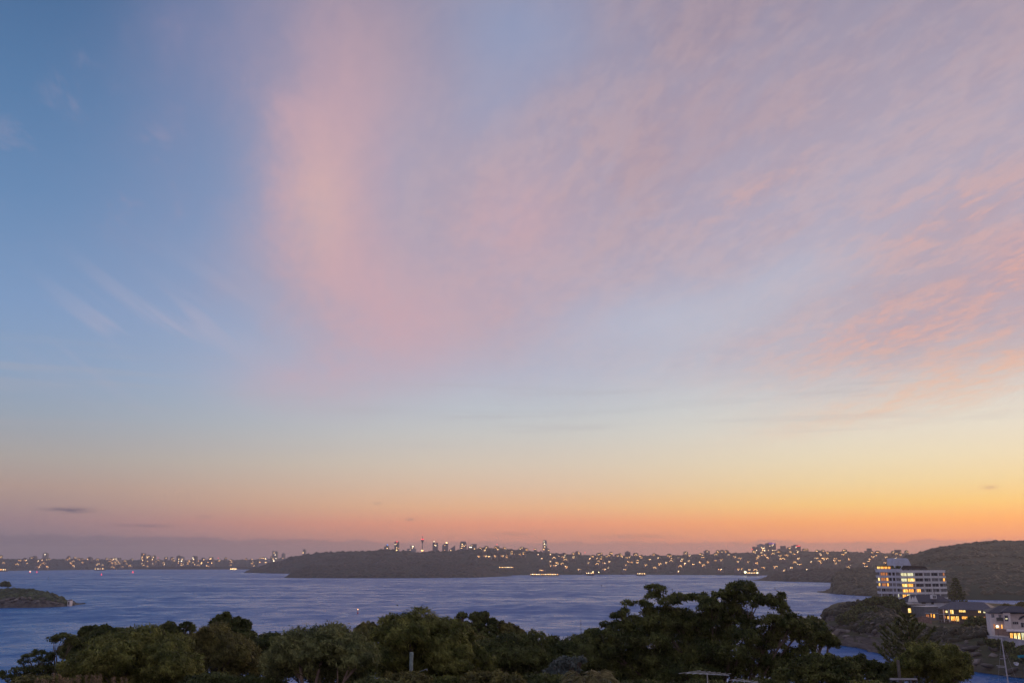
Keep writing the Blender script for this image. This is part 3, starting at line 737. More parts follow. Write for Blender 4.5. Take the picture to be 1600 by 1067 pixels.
# ================================================================== houses on the point
def house(name, label, px0, py0, Y0, px1, py1, Y1, depth, wall_m, levels, roof=None, windows=(), parts=None, zdown=4.0, mull=1, wf='dark_frame'):
    """facade from (px0) to (px1); py0/py1: foot of the wall at either end; levels: storey height list unused"""
    A, B = at_y(px0, py0, Y0), at_y(px1, py1, Y1)
    zg = min(A.z, B.z); A = Vector((A.x, A.y, zg))
    root, L = basis_empty(name, A, Vector((B.x, B.y, zg))); tag(root, label, 'house')
    Ym = (Y0 + Y1) / 2
    def sz(px, py):     # pixel -> position along the facade, height
        s = (px - px0) / (px1 - px0); Y = Y0 + (Y1 - Y0) * s
        return L * s, at_y(px, py, Y).z - zg
    ztop = sz(px0, levels)[1]
    MB().box(0, L, 0, depth, -zdown, ztop).build('wall', M[wall_m], root)
    for wd in windows:
        a, b, y0, y1, pane = wd[:5]
        s0, zt = sz(a, y0); s1, zb = sz(b, y1)
        window(root, s0, s1, zb, zt, pane, wf, 0.0, wd[5] if len(wd) > 5 else mull)
    if roof:
        zr = sz((px0 + px1) / 2, roof[0])[1]
        rz = max(zr, ztop + 1.0)
        MB().hip(0, L, 0, depth, ztop, rz, roof[1], roof[2]).build('roof', M[roof[3]], root)
    if parts: parts(root, L, sz, ztop, depth)
    return root

# white house with the navy roof in front of the block
def navy_parts(root, L, sz, ztop, depth):
    s0, z0 = sz(1458, 934.5)
    MB().box(s0, s0 + 2.4, -.2, 1.2, z0 - .2, z0 + 1.6).build('dormer', M['white'], root)
    window(root, s0 + .3, s0 + 2.1, z0, z0 + 1.4, 'curtain', 'frame', -.2, 1)
    for p, hh in ((1421.5, 9.5), (1426, 7.5), (1430, 9)):      # pale gables of the bay
        s, z = sz(p, 940); MB().prism([(s - 1.1, z), (s + 1.1, z), (s, z + hh * .32)], -1.2, -.9).build('gable', M['white'], root)
    s, z = sz(1417, 941); e, _ = sz(1434, 941)
    MB().box(s, e, -1.6, 0, z - .3, z).build('awning', M['white'], root)
    s, zb = sz(1420, 946.5); e, zt = sz(1429, 941.6)
    MB().box(s, e, -.9, -.004, zb - .4, zt - .35).build('bay', M['pink_wall'], root)
    for k in range(3): window(root, s + .15 + k * (e - s - .3) / 3, s + (k + 1) * (e - s - .3) / 3, zb, zt - .5, 'lit_dim', 'frame', -.9, 0)
    MB().tube([sz3(sz, 1404, 945.5, -3), sz3(sz, 1421, 947, -3)], [.18, .18], 5).build('canopy_edge', M['white'], root)
def sz3(sz, px, py, y):
    s, z = sz(px, py); return (s, y, z)
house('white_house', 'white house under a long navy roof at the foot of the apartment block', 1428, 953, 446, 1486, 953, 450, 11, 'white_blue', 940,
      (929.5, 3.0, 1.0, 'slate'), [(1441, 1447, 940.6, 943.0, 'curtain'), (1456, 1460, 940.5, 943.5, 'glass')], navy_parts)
# dark timber house
def dark_parts(root, L, sz, ztop, depth):
    MB().box(-.4, L + .4, -.5, depth + .4, ztop + .003, ztop + .3).build('roof', M['dark_metal'], root)
    s, z = sz(1410, 951); e, zz = sz(1424, 960)
    MB().box(-2.8, s + .4, -1.0, 3, zz - 4, zz + .1).build('porch', M['brick'], root)
    window(root, -2.2, -1.2, zz - 1.6, zz - .2, 'lit_yellow', 'dark_frame', -1.0, 0)
    s2, z2 = sz(1406, 968); MB().lathe([(.04, z2 - 2), (.04, z2), (.25, z2 + .05), (.28, z2 + .35), (.05, z2 + .5)], -4, -1.5, 8).build('garden_lamp', M['lamp'], root)
house('timber_house', 'dark flat roofed timber house with two glowing windows above the garden wall', 1411, 968, 415, 1446, 968, 417, 9, 'dark_wall', 945.8, None,
      [(1419.8, 1425, 949.5, 957, 'lit_yellow', 0), (1437, 1443, 950, 956, 'curtain', 0), (1421, 1426, 961, 965.5, 'lit_yellow', 1)], dark_parts)
# pale annex between them
def annex_parts(root, L, sz, ztop, depth):
    MB().box(-.3, L + .3, -.6, depth, ztop + .003, ztop + .2).build('roof', M['metal'], root)
    s, z = sz(1446, 957.5); MB().box(s, L * .8, -1.8, -.01, z - .1, z + .12).build('balcony_slab', M['white_blue'], root)
    MB().box(s, L * .8, -1.8, -1.74, z + .13, z + 1.1).build('balcony_glass', M['curtain'], root)
house('annex', 'small pale house with glass balcony and orange doors beside the dark timber house', 1446, 968, 405, 1468, 968, 407, 8, 'recess', 948, None,
      [(1447, 1452.5, 959, 964, 'lit_dim'), (1454.8, 1456.2, 957.5, 964, 'lit_orange', 0), (1458, 1461.5, 958.8, 965, 'lit_orange', 0), (1461, 1465.5, 953, 956.5, 'curtain', 0)], annex_parts)
# long brick flats
def brick_parts(root, L, sz, ztop, depth):
    s, z = sz(1470, 958.5); e, _ = sz(1500, 958.5)
    MB().box(s, e, -1.6, -.01, z - .12, z).build('balcony_slab', M['concrete'], root)
    s, z = sz(1470, 971.5); e, _ = sz(1502, 971.5)
    MB().box(s, e, -2.2, -.01, z - .9, z).build('terrace', M['brick'], root)
    for k in range(9):
        x = s + (e - s) * k / 8; MB().tube([(x, -2.1, z), (x, -2.1, z + 1.0)], [.04, .04], 5).build('rail_post', M['metal'], root)
    MB().tube([(s, -2.1, z + 1.0), (e, -2.1, z + 1.0)], [.04, .04], 5).build('hand_rail', M['metal'], root)
    for p in (1478, 1486.5):
        a, zz = sz(p, 971); MB().box(a - .15, a + .15, -1.5, -1.2, zz, ztop - .1).build('pillar', M['cream'], root)
house('brick_flats', 'long two storey brown brick flats with grey hipped roof and many lit windows', 1468, 974, 378, 1554, 977, 366, 12, 'brick', 950.6,
      (940.5, 4.5, .5, 'roof_grey'),
      [(1469.5, 1471, 952.8, 957, 'curtain', 0), (1475, 1478.5, 953, 957, 'lit_dim', 0), (1479.4, 1483.3, 953, 957.3, 'lit_yellow', 0), (1487, 1493, 951.6, 959, 'lit_yellow'), (1501, 1512, 951.6, 956.6, 'lit_yellow', 3), (1531, 1535.8, 953, 957.4, 'lit_yellow'), (1539, 1543, 953.6, 957.6, 'lit_white', 0),
       (1469, 1474, 960.5, 965.5, 'curtain'), (1475, 1480, 961, 966, 'lit_dim'), (1481.6, 1485, 961.8, 967, 'lit_orange', 0), (1487, 1495, 961.8, 970, 'lit_orange', 2), (1495.6, 1500.5, 961.8, 970.5, 'lit_yellow', 1), (1504.6, 1516.4, 962, 967.3, 'lit_orange', 4), (1523.4, 1532.2, 962, 968.2, 'lit_yellow'), (1538.5, 1542.2, 962.6, 968, 'lit_dim', 0)], brick_parts)
# cream house at the right edge
def cream_parts(root, L, sz, ztop, depth):
    s0, _ = sz(1570, 960); s1, _ = sz(1581, 960)
    MB().box(s0, s1, -1.6, -.004, -.5, ztop + .3).build('front_bay', M['cream'], root)
    MB().hip(s0, s1 + 6, -1.6, depth * .6, ztop + .35, ztop + 1.9, 3.0, .5).build('bay_roof', M['slate'], root)
    a, z0 = sz(1571.2, 969.5); b, z1 = sz(1577, 960.2)
    window(root, a, b, z0, z1, 'glass', 'frame', -1.6, 1); MB().box(a + .2, b - .2, -1.72, -1.70, z0 + .6, z0 + .9).build('lit_table', M['lit_white'], root)
    a, z0 = sz(1558.5, 969); b, _ = sz(1569, 969)
    MB().box(a, b, -1.2, -.01, z0 - .15, z0).build('balcony_slab', M['concrete'], root); MB().box(a, b, -1.2, -1.1, z0 + .004, z0 + 1.0).build('balcony_rail', M['dark_metal'], root)
    a, z0 = sz(1593.5, 967.5)
    MB().prism([(a, z0), (a + .5, z0 + .8), (a + 1.6, z0 + 1.3), (a + 3.2, z0 + 1.3), (a + 3.2, z0 + .9), (a + 1.6, z0 + .9), (a + .7, z0 + .3)], -1.0, -.01).build('porch_hood', M['slate'], root)
house('cream_house', 'cream rendered house with bay and blue hipped roofs at the right edge', 1549, 985, 300, 1612, 987, 296, 12, 'cream', 956.2,
      (947.5, 4.0, .6, 'slate'),
      [(1551.5, 1556.5, 958.5, 964.5, 'curtain'), (1563, 1567.5, 959.5, 966.5, 'curtain'), (1584, 1593, 970.5, 975, 'glass', 2), (1596.5, 1608, 972, 980, 'glass', 2),
       (1553, 1556, 974, 981.5, 'lit_dim', 0), (1557, 1561, 975.5, 981.8, 'lit_orange', 0), (1562, 1564, 975.5, 981.8, 'lit_dim', 0), (1565.2, 1567.5, 975, 981.8, 'lit_orange', 0), (1571, 1577, 975.5, 981, 'lit_dim')], cream_parts, wf='frame')
# glowing pavilion below it
def pav_parts(root, L, sz, ztop, depth):
    MB().box(-.6, L + .6, -.8, depth + .3, ztop + .003, ztop + .35).build('roof', M['cream'], root)
    for k in range(7):
        x = L * k / 6; MB().box(x - .08, x + .08, -.14, -.02, 0, ztop).build('post', M['dark_frame'], root)
house('garden_pavilion', 'low glass pavilion glowing yellow on the terrace below the cream house', 1578, 1000, 281, 1616, 1003, 278, 4, 'recess', 986, None,
      [(1579, 1584, 988, 999, 'lit_orange'), (1585, 1590, 988, 999, 'lit_yellow'), (1591, 1596, 988, 999.3, 'lit_yellow'), (1597, 1603, 987.5, 1000, 'lit_white'), (1604, 1610, 987.5, 1000, 'lit_yellow')], pav_parts)

def wall_run(name, label, pts, hpx, thick, m, cat='wall', coping=None):
    """a free-standing wall along points (px, py_top, Y); hpx: drop of its face in photo pixels"""
    T = [at_y(*p) for p in pts]
    root = empty(name, (T[0].x, T[0].y, T[0].z)); tag(root, label, cat)
    o0 = T[0]
    w, c = MB(), MB()
    for a, b in zip(T, T[1:]):
        d = Vector((b.x - a.x, b.y - a.y, 0)).normalized(); n = Vector((d.y, -d.x, 0)) * -thick
        h = hpx * a.y / F_PX
        A, B_ = a - o0, b - o0
        vs_ = [A - Vector((0, 0, h)), B_ - Vector((0, 0, h)), B_, A]; vs_ += [v + n for v in vs_]
        w.add(vs_, [(0, 1, 2, 3), (7, 6, 5, 4), (3, 2, 6, 7), (0, 4, 5, 1), (0, 3, 7, 4), (1, 5, 6, 2)])
        z = Vector((0, 0, .004)); k = Vector((0, 0, .18)); e = n * -.25
        vs_ = [A + z + e, B_ + z + e, B_ + z + k + e, A + z + k + e]; vs_ += [v + n * 1.5 for v in vs_]
        c.add(vs_, [(0, 1, 2, 3), (7, 6, 5, 4), (3, 2, 6, 7), (0, 4, 5, 1), (0, 3, 7, 4), (1, 5, 6, 2)])
    w.build('masonry', M[m], root); c.build('coping', M[coping or m], root)
    return root
wall_run('retaining_wall', 'long pale concrete retaining wall under the glowing pavilion', [(1543, 993, 290), (1552, 994, 286), (1570, 996, 282), (1600, 1001, 276), (1660, 1010, 270)], 11, .8, 'concrete')
wall_run('terrace_wall', 'warm lit brick terrace wall in front of the cream house', [(1554, 982.5, 296), (1578, 984.5, 292)], 8, .5, 'pink_wall')
wall_run('path_wall', 'low pale path wall across the grass below the brick flats', [(1466, 983.6, 346), (1480, 984, 344), (1508, 985.5, 340)], 1.6, .6, 'concrete')
wall_run('garden_wall', 'rounded pinkish garden wall below the dark timber house', [(1429, 970, 372), (1433, 965, 371), (1440, 963, 370), (1447, 963.5, 369), (1455, 966, 368)], 13, .7, 'pink_wall')
def lookout_rail():
    A, B = at_y(1296, 961.5, 381), at_y(1315, 961.5, 383); root, L = basis_empty('lookout_rail', Vector((A.x, A.y, A.z - .4)), B); tag(root, 'thin dark railing on the cliff tip of the point', 'railing')
    for k in range(6): MB().tube([(L * k / 5, 0, -1.5), (L * k / 5, 0, 1.0)], [.05, .05], 5).build('post', M['dark_metal'], root)
    for z in (.5, .98): MB().tube([(0, 0, z), (L, 0, z)], [.035, .035], 5).build('rail', M['dark_metal'], root)
lookout_rail()

def garden_lamp(px, py, Y, label, r=.35):
    p = at_y(px, py, Y); root = empty('garden_lamp', (p.x, p.y, p.z - 2)); tag(root, label, 'lamp')
    MB().lathe([(.06, -1), (.05, 1.9)], 0, 0, 8).build('post', M['dark_metal'], root)
    MB().lathe([(.05, 1.88), (r * .8, 1.95), (r, 2.2), (r * .7, 2.45), (.04, 2.6)], 0, 0, 10).build('globe', M['lamp'], root)
garden_lamp(1515.5, 988, 333, 'small yellow garden lamp on the slope below the brick flats')
garden_lamp(1558.5, 979.2, 294, 'bright orange lamp by the ground floor doors of the cream house', .45)
# parked car by the path
def parked_car():
    p = at_y(1530, 989, 330); root = empty('parked_car', (p.x, p.y, p.z - .3), R_(8)); tag(root, 'parked car with a red tail light beside the path under the trees', 'car')
    MB().prism([(-2.1, .35), (2.1, .35), (2.15, .8), (1.9, 1.0), (1.1, 1.02), (.6, 1.45), (-.9, 1.48), (-1.6, 1.02), (-2.1, .9)], -.85, .85).build('body', M['recess'], root)
    for x in (-1.3, 1.3):
        for y in (-.86, .66): MB().tube([(x, y, .33), (x, y + .2, .33)], [.33, .33], 12).build('wheel', M['dark_metal'], root)
    MB().prism([(-.85, 1.06), (.5, 1.06), (.35, 1.4), (-.75, 1.42)], -.87, -.855).build('window', M['glass'], root)
    MB().box(2.0, 2.17, -.8, -.5, .7, .9).build('tail_light', M['far_red'], root)
parked_car()

# ================================================================== far towers
def far_tower(px0, px1, top, Y, label, m='tower', shape='box', lights=6, red=None, seed=0, base=9.0, cat='tower'):
    a, b = at_y(px0, top, Y), at_y(px1, top, Y); w = b.x - a.x; h = a.z - base
    root = empty('far_tower', ((a.x + b.x) / 2, Y, base)); tag(root, label, cat, 'far towers on the skyline')
    d = max(18.0, w * .8); k = MB(); hw = w / 2
    if shape == 'box': k.box(-hw, hw, 0, d, 0, h); k.box(-hw * .5, hw * .35, d * .2, d * .8, h, h + 3)
    elif shape == 'taper': k.prism([(-hw, 0), (hw, 0), (hw, h * .86), (hw * .82, h * .96), (hw * .7, h), (-hw * .7, h), (-hw * .82, h * .96), (-hw, h * .86)], 0, d)
    elif shape == 'slant': k.prism([(-hw, 0), (hw, 0), (hw, h), (-hw, h - w * .75)], 0, d)
    elif shape == 'slope': k.prism([(-hw, 0), (hw, 0), (hw, h), (-hw * .1, h), (-hw, h - w * .4)], 0, d)
    elif shape == 'step': k.box(-hw, hw, 0, d, 0, h - w * .35); k.box(-hw * .3, hw * .7, d * .1, d * .9, h - w * .35, h)
    elif shape == 'peak': k.prism([(-hw, 0), (hw, 0), (hw, h - w * .35), (hw * .1, h), (-hw * .15, h), (-hw, h - w * .3)], 0, d)
    elif shape == 'notch': k.box(-hw, hw, 0, d, 0, h - 6); k.box(-hw, -hw * .2, 0, d, h - 6, h); k.box(hw * .35, hw, 0, d, h - 6, h - 2)
    k.build('shaft', M[m], root)
    rng = random.Random(seed + int(px0 * 7))
    px = Y / F_PX       # metres per photo pixel
    for i in range(lights):
        ww, hh = rng.uniform(.6, 1.5) * px * .8, rng.uniform(.6, 1.0) * px * .7
        x = rng.uniform(-hw * .85, hw * .85 - ww); z = h - rng.uniform(.06, .9) * min(h - 8, px * 16) - 3
        MB().box(x, x + ww, -.6, -.05, z, z + hh).build('window', M[rng.choice(['far_warm', 'far_gold', 'far_gold', 'far_white'])], root)
    if red:
        c, sx, zz, s = red
        MB().box(sx * hw - s * px / 2, sx * hw + s * px / 2, -.8, 2, h + zz * px, h + (zz + .9) * px).build('sign', M[c], root)
    return root
CBD = 3750.0
far_tower(600.5, 607, 851, CBD, 'low far tower with a blue sign, leftmost of the city skyline', 'tower', 'step', 2, ('far_blue', .5, -.3, 1.6))
far_tower(616.3, 623.3, 846, CBD, 'square far tower topped by a red light left of the needle tower', 'tower', 'box', 7, ('far_red', .1, -.2, 2.5))
far_tower(636, 649.5, 852, CBD, 'broad low stepped far building with bright lights left of the needle tower', 'tower_pale', 'step', 5, ('far_white', .35, -2.0, 1.4))
far_tower(676, 684, 846.5, CBD, 'plain slab far tower directly right of the needle tower', 'tower', 'notch', 2, ('far_white', -.45, .2, .8))
far_tower(691, 700, 848.2, CBD, 'far tower with a yellow sign on its right shoulder', 'tower', 'slope', 4, ('far_gold', .5, .1, 2.6))
far_tower(702, 711, 851.5, CBD, 'far wedge roofed building between two taller towers', 'tower', 'slant', 1)
far_tower(718.3, 729, 845.5, CBD, 'far tower with rounded shoulders over the headland ridge', 'tower', 'taper', 9)
far_tower(731, 744.5, 849.5, CBD, 'wide far building with a sloping lit end right of the rounded tower', 'tower', 'slope', 5, ('far_white', -.35, -5.2, 3.2))
far_tower(773, 781.5, 853, CBD, 'small far building carrying a red beacon on the ridge', 'tower', 'step', 4, ('far_red', -.2, 2.2, 1.4))
far_tower(809.5, 821.5, 853.5, CBD, 'stepped far building with bright lights alone on the ridge', 'tower_pale', 'peak', 8)
far_tower(848, 854.6, 843.5, CBD, 'tall slim far tower standing alone above the slope', 'tower_pale', 'taper', 9)
far_tower(852, 858, 857, CBD - 300, 'short dark block leaning against the tall slim far tower', 'tower', 'box', 3)
far_tower(1177, 1184.5, 853.5, CBD, 'grey far block with a red light, leftmost of the right-hand tower cluster', 'tower', 'notch', 3, ('far_red', -1.6, -4.4, 2.2))
far_tower(1185, 1195.5, 850.3, CBD, 'brightly lit pale far tower in the right-hand cluster', 'tower_pale', 'box', 16)
far_tower(1198.4, 1212, 848.2, CBD, 'largest far tower of the right-hand cluster with a violet band on top', 'tower', 'box', 10, ('far_violet', .1, -1.1, 9))
far_tower(1217, 1230, 852.4, CBD, 'plain stepped far block in the right-hand tower cluster', 'tower', 'step', 1)
far_tower(1239, 1251, 852, CBD, 'square far block with a red sign, rightmost of the right-hand cluster', 'tower', 'box', 5, ('far_red', .35, -1.2, 6))
far_tower(1353, 1364, 856.2, 3300, 'dark square flats rising from the lit slope above the apartment block', 'tower', 'step', 4)
far_tower(1396, 1411, 858.5, 3300, 'dark wide flats on the slope just left of the wooded hill', 'tower', 'step', 4)
far_tower(1124, 1132, 858.5, 3300, 'dark blocky flats on the ridge left of the tower cluster', 'tower', 'step', 3)
far_tower(1101, 1109, 860.2, 3300, 'small dark flats on the ridge, second block left of the tower cluster', 'tower', 'box', 2)
far_tower(977, 985, 862, 3300, 'small dark flats on the ridge above the middle of the lit slope', 'tower', 'box', 2)
far_tower(425.5, 433, 860.2, 3950, 'twin topped far tower left of the middle headland', 'tower_pale', 'notch', 7)
far_tower(440, 444.5, 864.5, 3950, 'short pale far tower just left of the middle headland', 'tower_pale', 'box', 2)
far_tower(473, 477.3, 857.8, 3950, 'small slim far tower peeping over the left end of the headland ridge', 'tower_pale', 'taper', 2)
far_tower(404, 420, 870, 3900, 'cluster-like low lit far block left of the twin topped tower', 'tower_pale', 'peak', 7)
YL = 3900.0
far_tower(67, 73.5, 864, YL, 'square flats with lit windows, tallest on the far left shore', 'tower_pale', 'box', 7)
far_tower(49, 55.5, 868, YL, 'dark low flats left of the square flats on the left shore', 'tower', 'step', 3)
far_tower(220.3, 226, 863.5, YL, 'tall dark tower with lit windows on the left shore', 'tower', 'notch', 6)
far_tower(229, 234, 867.3, YL, 'middle height tower directly right of the tall left shore tower', 'tower', 'box', 4)
far_tower(238, 241.6, 868.2, YL, 'small slim tower, third of the left shore row', 'tower', 'box', 2)
far_tower(276, 281, 868.3, YL, 'dark tower at the left of a low pair on the left shore', 'tower', 'box', 3)
far_tower(281.6, 286.5, 869.8, YL, 'shorter tower at the right of a low pair on the left shore', 'tower_pale', 'box', 3)
far_tower(300, 307, 868.3, YL, 'dark domed tower with lit base on the left shore', 'tower', 'taper', 5)
far_tower(312, 320, 871, YL, 'low lit flats right of the domed left shore tower', 'tower', 'step', 5)
far_tower(323, 333, 870, YL, 'broad dark flats near the right end of the left shore', 'tower', 'step', 5)
far_tower(136, 142, 870.5, YL, 'small flats halfway along the left shore', 'tower', 'box', 2)
far_tower(175, 188, 871, YL, 'long low lit flats along the left shore ridge', 'tower_pale', 'step', 5)
def needle():
    base, Y = 9.0, CBD
    p = lambda py: at_y(660, py, Y).z - base
    root = empty('needle_tower', (at_y(660, 850, Y).x, Y, base)); tag(root, 'slender far needle tower with a red lit turret and spire', 'tower')
    u = Y / F_PX
    MB().lathe([(u * .9, 0), (u * .62, p(862)), (u * .55, p(848))], 0, 0, 12).build('shaft', M['tower'], root)
    MB().lathe([(u * .6, p(849)), (u * 1.5, p(846)), (u * 2.2, p(844.4)), (u * 2.2, p(842.8))], 0, 0, 16).build('turret', M['tower'], root)
    MB().lathe([(u * 2.15, p(842.8) + .2), (u * 2.15, p(841.4))], 0, 0, 16).build('lit_band', M['far_red'], root)
    MB().lathe([(u * 1.6, p(841.4) + .1), (u * .8, p(840.3)), (u * .6, p(839.5))], 0, 0, 12).build('crown', M['tower_pale'], root)
    MB().lathe([(u * .3, p(839.5)), (u * .16, p(834.8))], 0, 0, 6).build('spire', M['tower_pale'], root)
    MB().lathe([(u * .5, p(835.6)), (u * .4, p(834.7))], 0, 0, 6).build('beacon', M['far_red'], root)
    MB().box(-u * 1.4, u * 1.4, -u * 1.2, -u, p(860.5), p(859)).build('lit_base', M['far_warm'], root)
needle()
def mast(px, top, bot, Y, label, red=False):
    a, b = at_y(px, top, Y), at_y(px, bot, Y); root = empty('radio_mast', (a.x, Y, b.z)); tag(root, label, 'mast')
    u = Y / F_PX
    MB().tube([(0, 0, -15), (0, 0, a.z - b.z)], [u * .22, u * .12], 5).build('lattice_pole', M['dark_metal'], root)
    if red: MB().lathe([(u * .4, a.z - b.z), (u * .6, a.z - b.z + u * .5), (u * .3, a.z - b.z + u)], 0, 0, 8).build('beacon', M['far_red'], root)
mast(732.5, 841.5, 856, CBD, 'thin radio mast beside the wide far building')
mast(1181.5, 848, 856, CBD, 'thin mast on the ridge left of the lit pale tower')
mast(834, 858.5, 863, 3200, 'short pole with red light left of the tall slim tower', True)
mast(247, 871.5, 875, YL - 200, 'short pole with red light on the left shore beside the slim tower', True)
mast(341, 872, 876, YL - 200, 'short pole with red light near the right end of left shore', True)
mast(914, 863.5, 867, 3100, 'short pole with red light on the ridge of the lit slope', True)

# ================================================================== houses on the far slopes
HV = []
def make_house_mesh(i):
    rng = random.Random(100 + i); k = MB(); w, d, h = rng.uniform(8, 13), rng.uniform(7, 9), rng.uniform(5, 8.5)
    k.box(-w / 2, w / 2, 0, d, -6, h, 0); k.hip(-w / 2, w / 2, 0, d, h + .25, h + rng.uniform(2, 3.2), None, .4, 1)
    for q in range(rng.choice([2, 3, 4, 5, 6])):
        ww, hh = rng.uniform(.4, 1.1), rng.uniform(.45, .85); x = rng.uniform(-w / 2 + .3, w / 2 - ww - .3); z = rng.choice([h - 1.8, h - 2.4, max(.6, h - 4.6)])
        k.box(x, x + ww, -.3 - q * .05, -.02, z, z + hh, rng.choice([2, 2, 2, 3, 3, 4]))
    return mesh_from('far_house', k.v, k.f, [M['house_wall'], M['house_roof'], M['far_warm'], M['far_gold'], M['far_white']], False, k.mi)
for i in range(14): HV.append(make_house_mesh(i))
def sow_houses(hd, n, px0, px1, tlo, thi, label, group, seed, sc=1.0, keep=None):
    rng = random.Random(seed); done = 0; spots = []
    while done < n:
        px = rng.uniform(px0, px1); t = tlo + (thi - tlo) * rng.random() ** 1.25
        if keep and not keep(px, t): continue
        p = hd.at(px, t)
        if any((p.x - q[0]) ** 2 + (p.y - q[1]) ** 2 < 200 for q in spots): continue
        spots.append((p.x, p.y))
        o = bpy.data.objects.new('far_house', rng.choice(HV)); link(o)
        s = sc * rng.uniform(.8, 1.2)
        o.location = (p.x, p.y, p.z + rng.uniform(2.5, 5.5)); o.scale = (s, s, s); o.rotation_euler = (0, 0, math.atan2(-p.x, p.y) + rng.uniform(-.5, .5))
        tag(o, label(px, t), 'house', group); done += 1
def band(t): return 'near the water' if t < .22 else 'on the lower slope' if t < .5 else 'on the upper slope' if t < .82 else 'along the ridge'
def seg(px, lst): return next(txt for lim, txt in lst if px < lim)
RIGHT = [(885, 'under the tall slim tower'), (950, 'above the bright shore lamp'), (1020, 'above the middle boathouse'), (1095, 'behind the tiers of the big tree'), (1160, 'left of the two dazzling floodlamps'), (1215, 'below the right-hand tower cluster'), (1290, 'above the low dark headland'), (1345, 'right of the tower cluster'), (9999, 'next to the wooded hill')]
LEFT = [(40, 'at the left edge of the photo'), (100, 'near the square flats on the left shore'), (170, 'left of the left shore middle'), (215, 'left of the tall dark shore tower'), (260, 'under the row of left shore towers'), (310, 'under the domed left shore tower'), (370, 'near the right end of the left shore'), (9999, 'beside the tip of the middle headland')]
END = [(770, 'under the small red beacon building'), (800, 'right of the red beacon building'), (9999, 'below the stepped bright building')]
sow_houses(far_right, 180, 845, 1425, .0, .96, lambda p, t: 'small lit far house %s %s' % (band(t), seg(p, RIGHT)), 'houses on the right-hand far slope', 21)
sow_houses(far_right, 24, 745, 850, .35, .94, lambda p, t: 'small lit far house %s %s' % (band(t), seg(p, END)), 'houses at the end of the headland', 22)
sow_houses(far_left, 100, -10, 440, .0, .95, lambda p, t: 'small lit far house %s %s' % (band(t), seg(p, LEFT)), 'houses along the far left shore', 23, 1.15)

def lit_row(name, label, px0, px1, py, Y, n, hpx=1.2):
    a, b = at_y(px0, py, Y), at_y(px1, py, Y); root = empty(name, (a.x, Y, a.z)); tag(root, label, 'building')
    L = b.x - a.x; u = Y / F_PX
    MB().box(0, L, .0, 10, -8, u * 1.6).build('wall', M['house_wall'], root); MB().hip(0, L, 0, 10, u * 1.6 + .3, u * 1.6 + 3, 3, .5).build('roof', M['house_roof'], root)
    rng = random.Random(int(px0))
    for k in range(n):
        x = L * (k + .12) / n; MB().box(x, x + L / n * rng.uniform(.25, .45), -.4, -.02, u * .1, u * (.1 + hpx * rng.uniform(.25, .45))).build('window', M[rng.choice(['far_gold', 'far_gold', 'far_white', 'far_warm'])], root)
def ydist(px, py): return at_z(px, py, 0).y
lit_row('waterfront_hall', 'long brightly lit low building at the water foot of the far slope', 829, 873, 897.3, ydist(850, 899.5), 16, 1.6)
lit_row('hillside_hall', 'row of white lit windows halfway down the slope near the headland end', 780, 803, 886.3, 2250, 10, 1.4)
lit_row('ridge_hall', 'short row of bright lights on the headland end below the towers', 728, 742, 879.6, 2450, 5, 1.2)
lit_row('shore_club', 'low lit boathouse at the foot of the lit slope, middle of the shore', 995, 1009, 896.2, ydist(1000, 899), 5, 1.5)
lit_row('beach_pavilion', 'floodlit beach pavilion beside the two dazzling lamps on the far shore', 1168, 1186, 895, ydist(1175, 899.5), 7, 1.6)
lit_row('shore_row', 'lit low buildings on the water near bright lamp right of waterfront hall', 916, 929, 895.2, ydist(922, 898.7), 5, 1.3)
lit_row('left_shore_row', 'lit low buildings at the waterline of the left shore', 148, 163, 888.5, ydist(155, 890.8), 4, 1.0)
lit_row('left_corner_row', 'lit low buildings at the waterline at the left edge', 0, 10, 890, ydist(5, 892.5), 4, 1.6)
def floodlamp(px, py, label, r):
    Y = ydist(px, 899.8); p = at_y(px, py, Y); root = empty('floodlamp', (p.x, Y, 0)); tag(root, label, 'lamp')
    MB().tube([(0, 0, 0), (0, 0, p.z)], [.35, .25], 6).build('pole', M['dark_metal'], root)
    MB().lathe([(.3, p.z - r), (r, p.z - r * .3), (r, p.z + r * .4), (.3, p.z + r)], 0, 0, 10).build('lamp_head', M['flood'], root)
floodlamp(1164.5, 893.5, 'larger dazzling floodlamp on the far beach left of the low headland', 2.6)
floodlamp(1183.5, 894.5, 'smaller dazzling floodlamp on the far beach next to the low headland', 1.6)
floodlamp(935.5, 893.6, 'single white lamp on the shore under the left part of the lit slope', 1.0)
floodlamp(926.5, 893, 'bright lamp at the end of the lit shore row', 1.1)

# ================================================================== things on the water
def buoy(px, py, label, r, m, lamp=None):
    p = at_z(px, py, 0); root = empty('buoy', (p.x, p.y, 0)); tag(root, label, 'buoy', 'buoys on the harbour')
    MB().lathe([(r * .8, -.4), (r, .2), (r * .8, .8), (r * .35, 1.0), (r * .25, 2.2), (r * .12, 2.4)], 0, 0, 10).build('float', M[m], root)
    MB().lathe([(.02, 2.4), (r * .35, 2.5), (r * .35, 2.5 + r * .7), (.02, 2.6 + r * .7)], 0, 0, 8).build('top_mark', M[lamp or m], root)
buoy(559, 958.5, 'small lit orange buoy in front of the domed tree', .45, 'red_paint', 'far_warm')
buoy(207.5, 894.5, 'red lit buoy far out on the left, nearest the tall left shore tower', 2.6, 'far_red')
buoy(158.5, 898, 'small red buoy out on the left water above the rocky point', 1.4, 'far_red')
buoy(47, 893.8, 'faint pink buoy close under the left shore', 2.0, 'far_red', 'far_white')
buoy(57.5, 894, 'second faint pink buoy close under the left shore', 1.6, 'far_red')
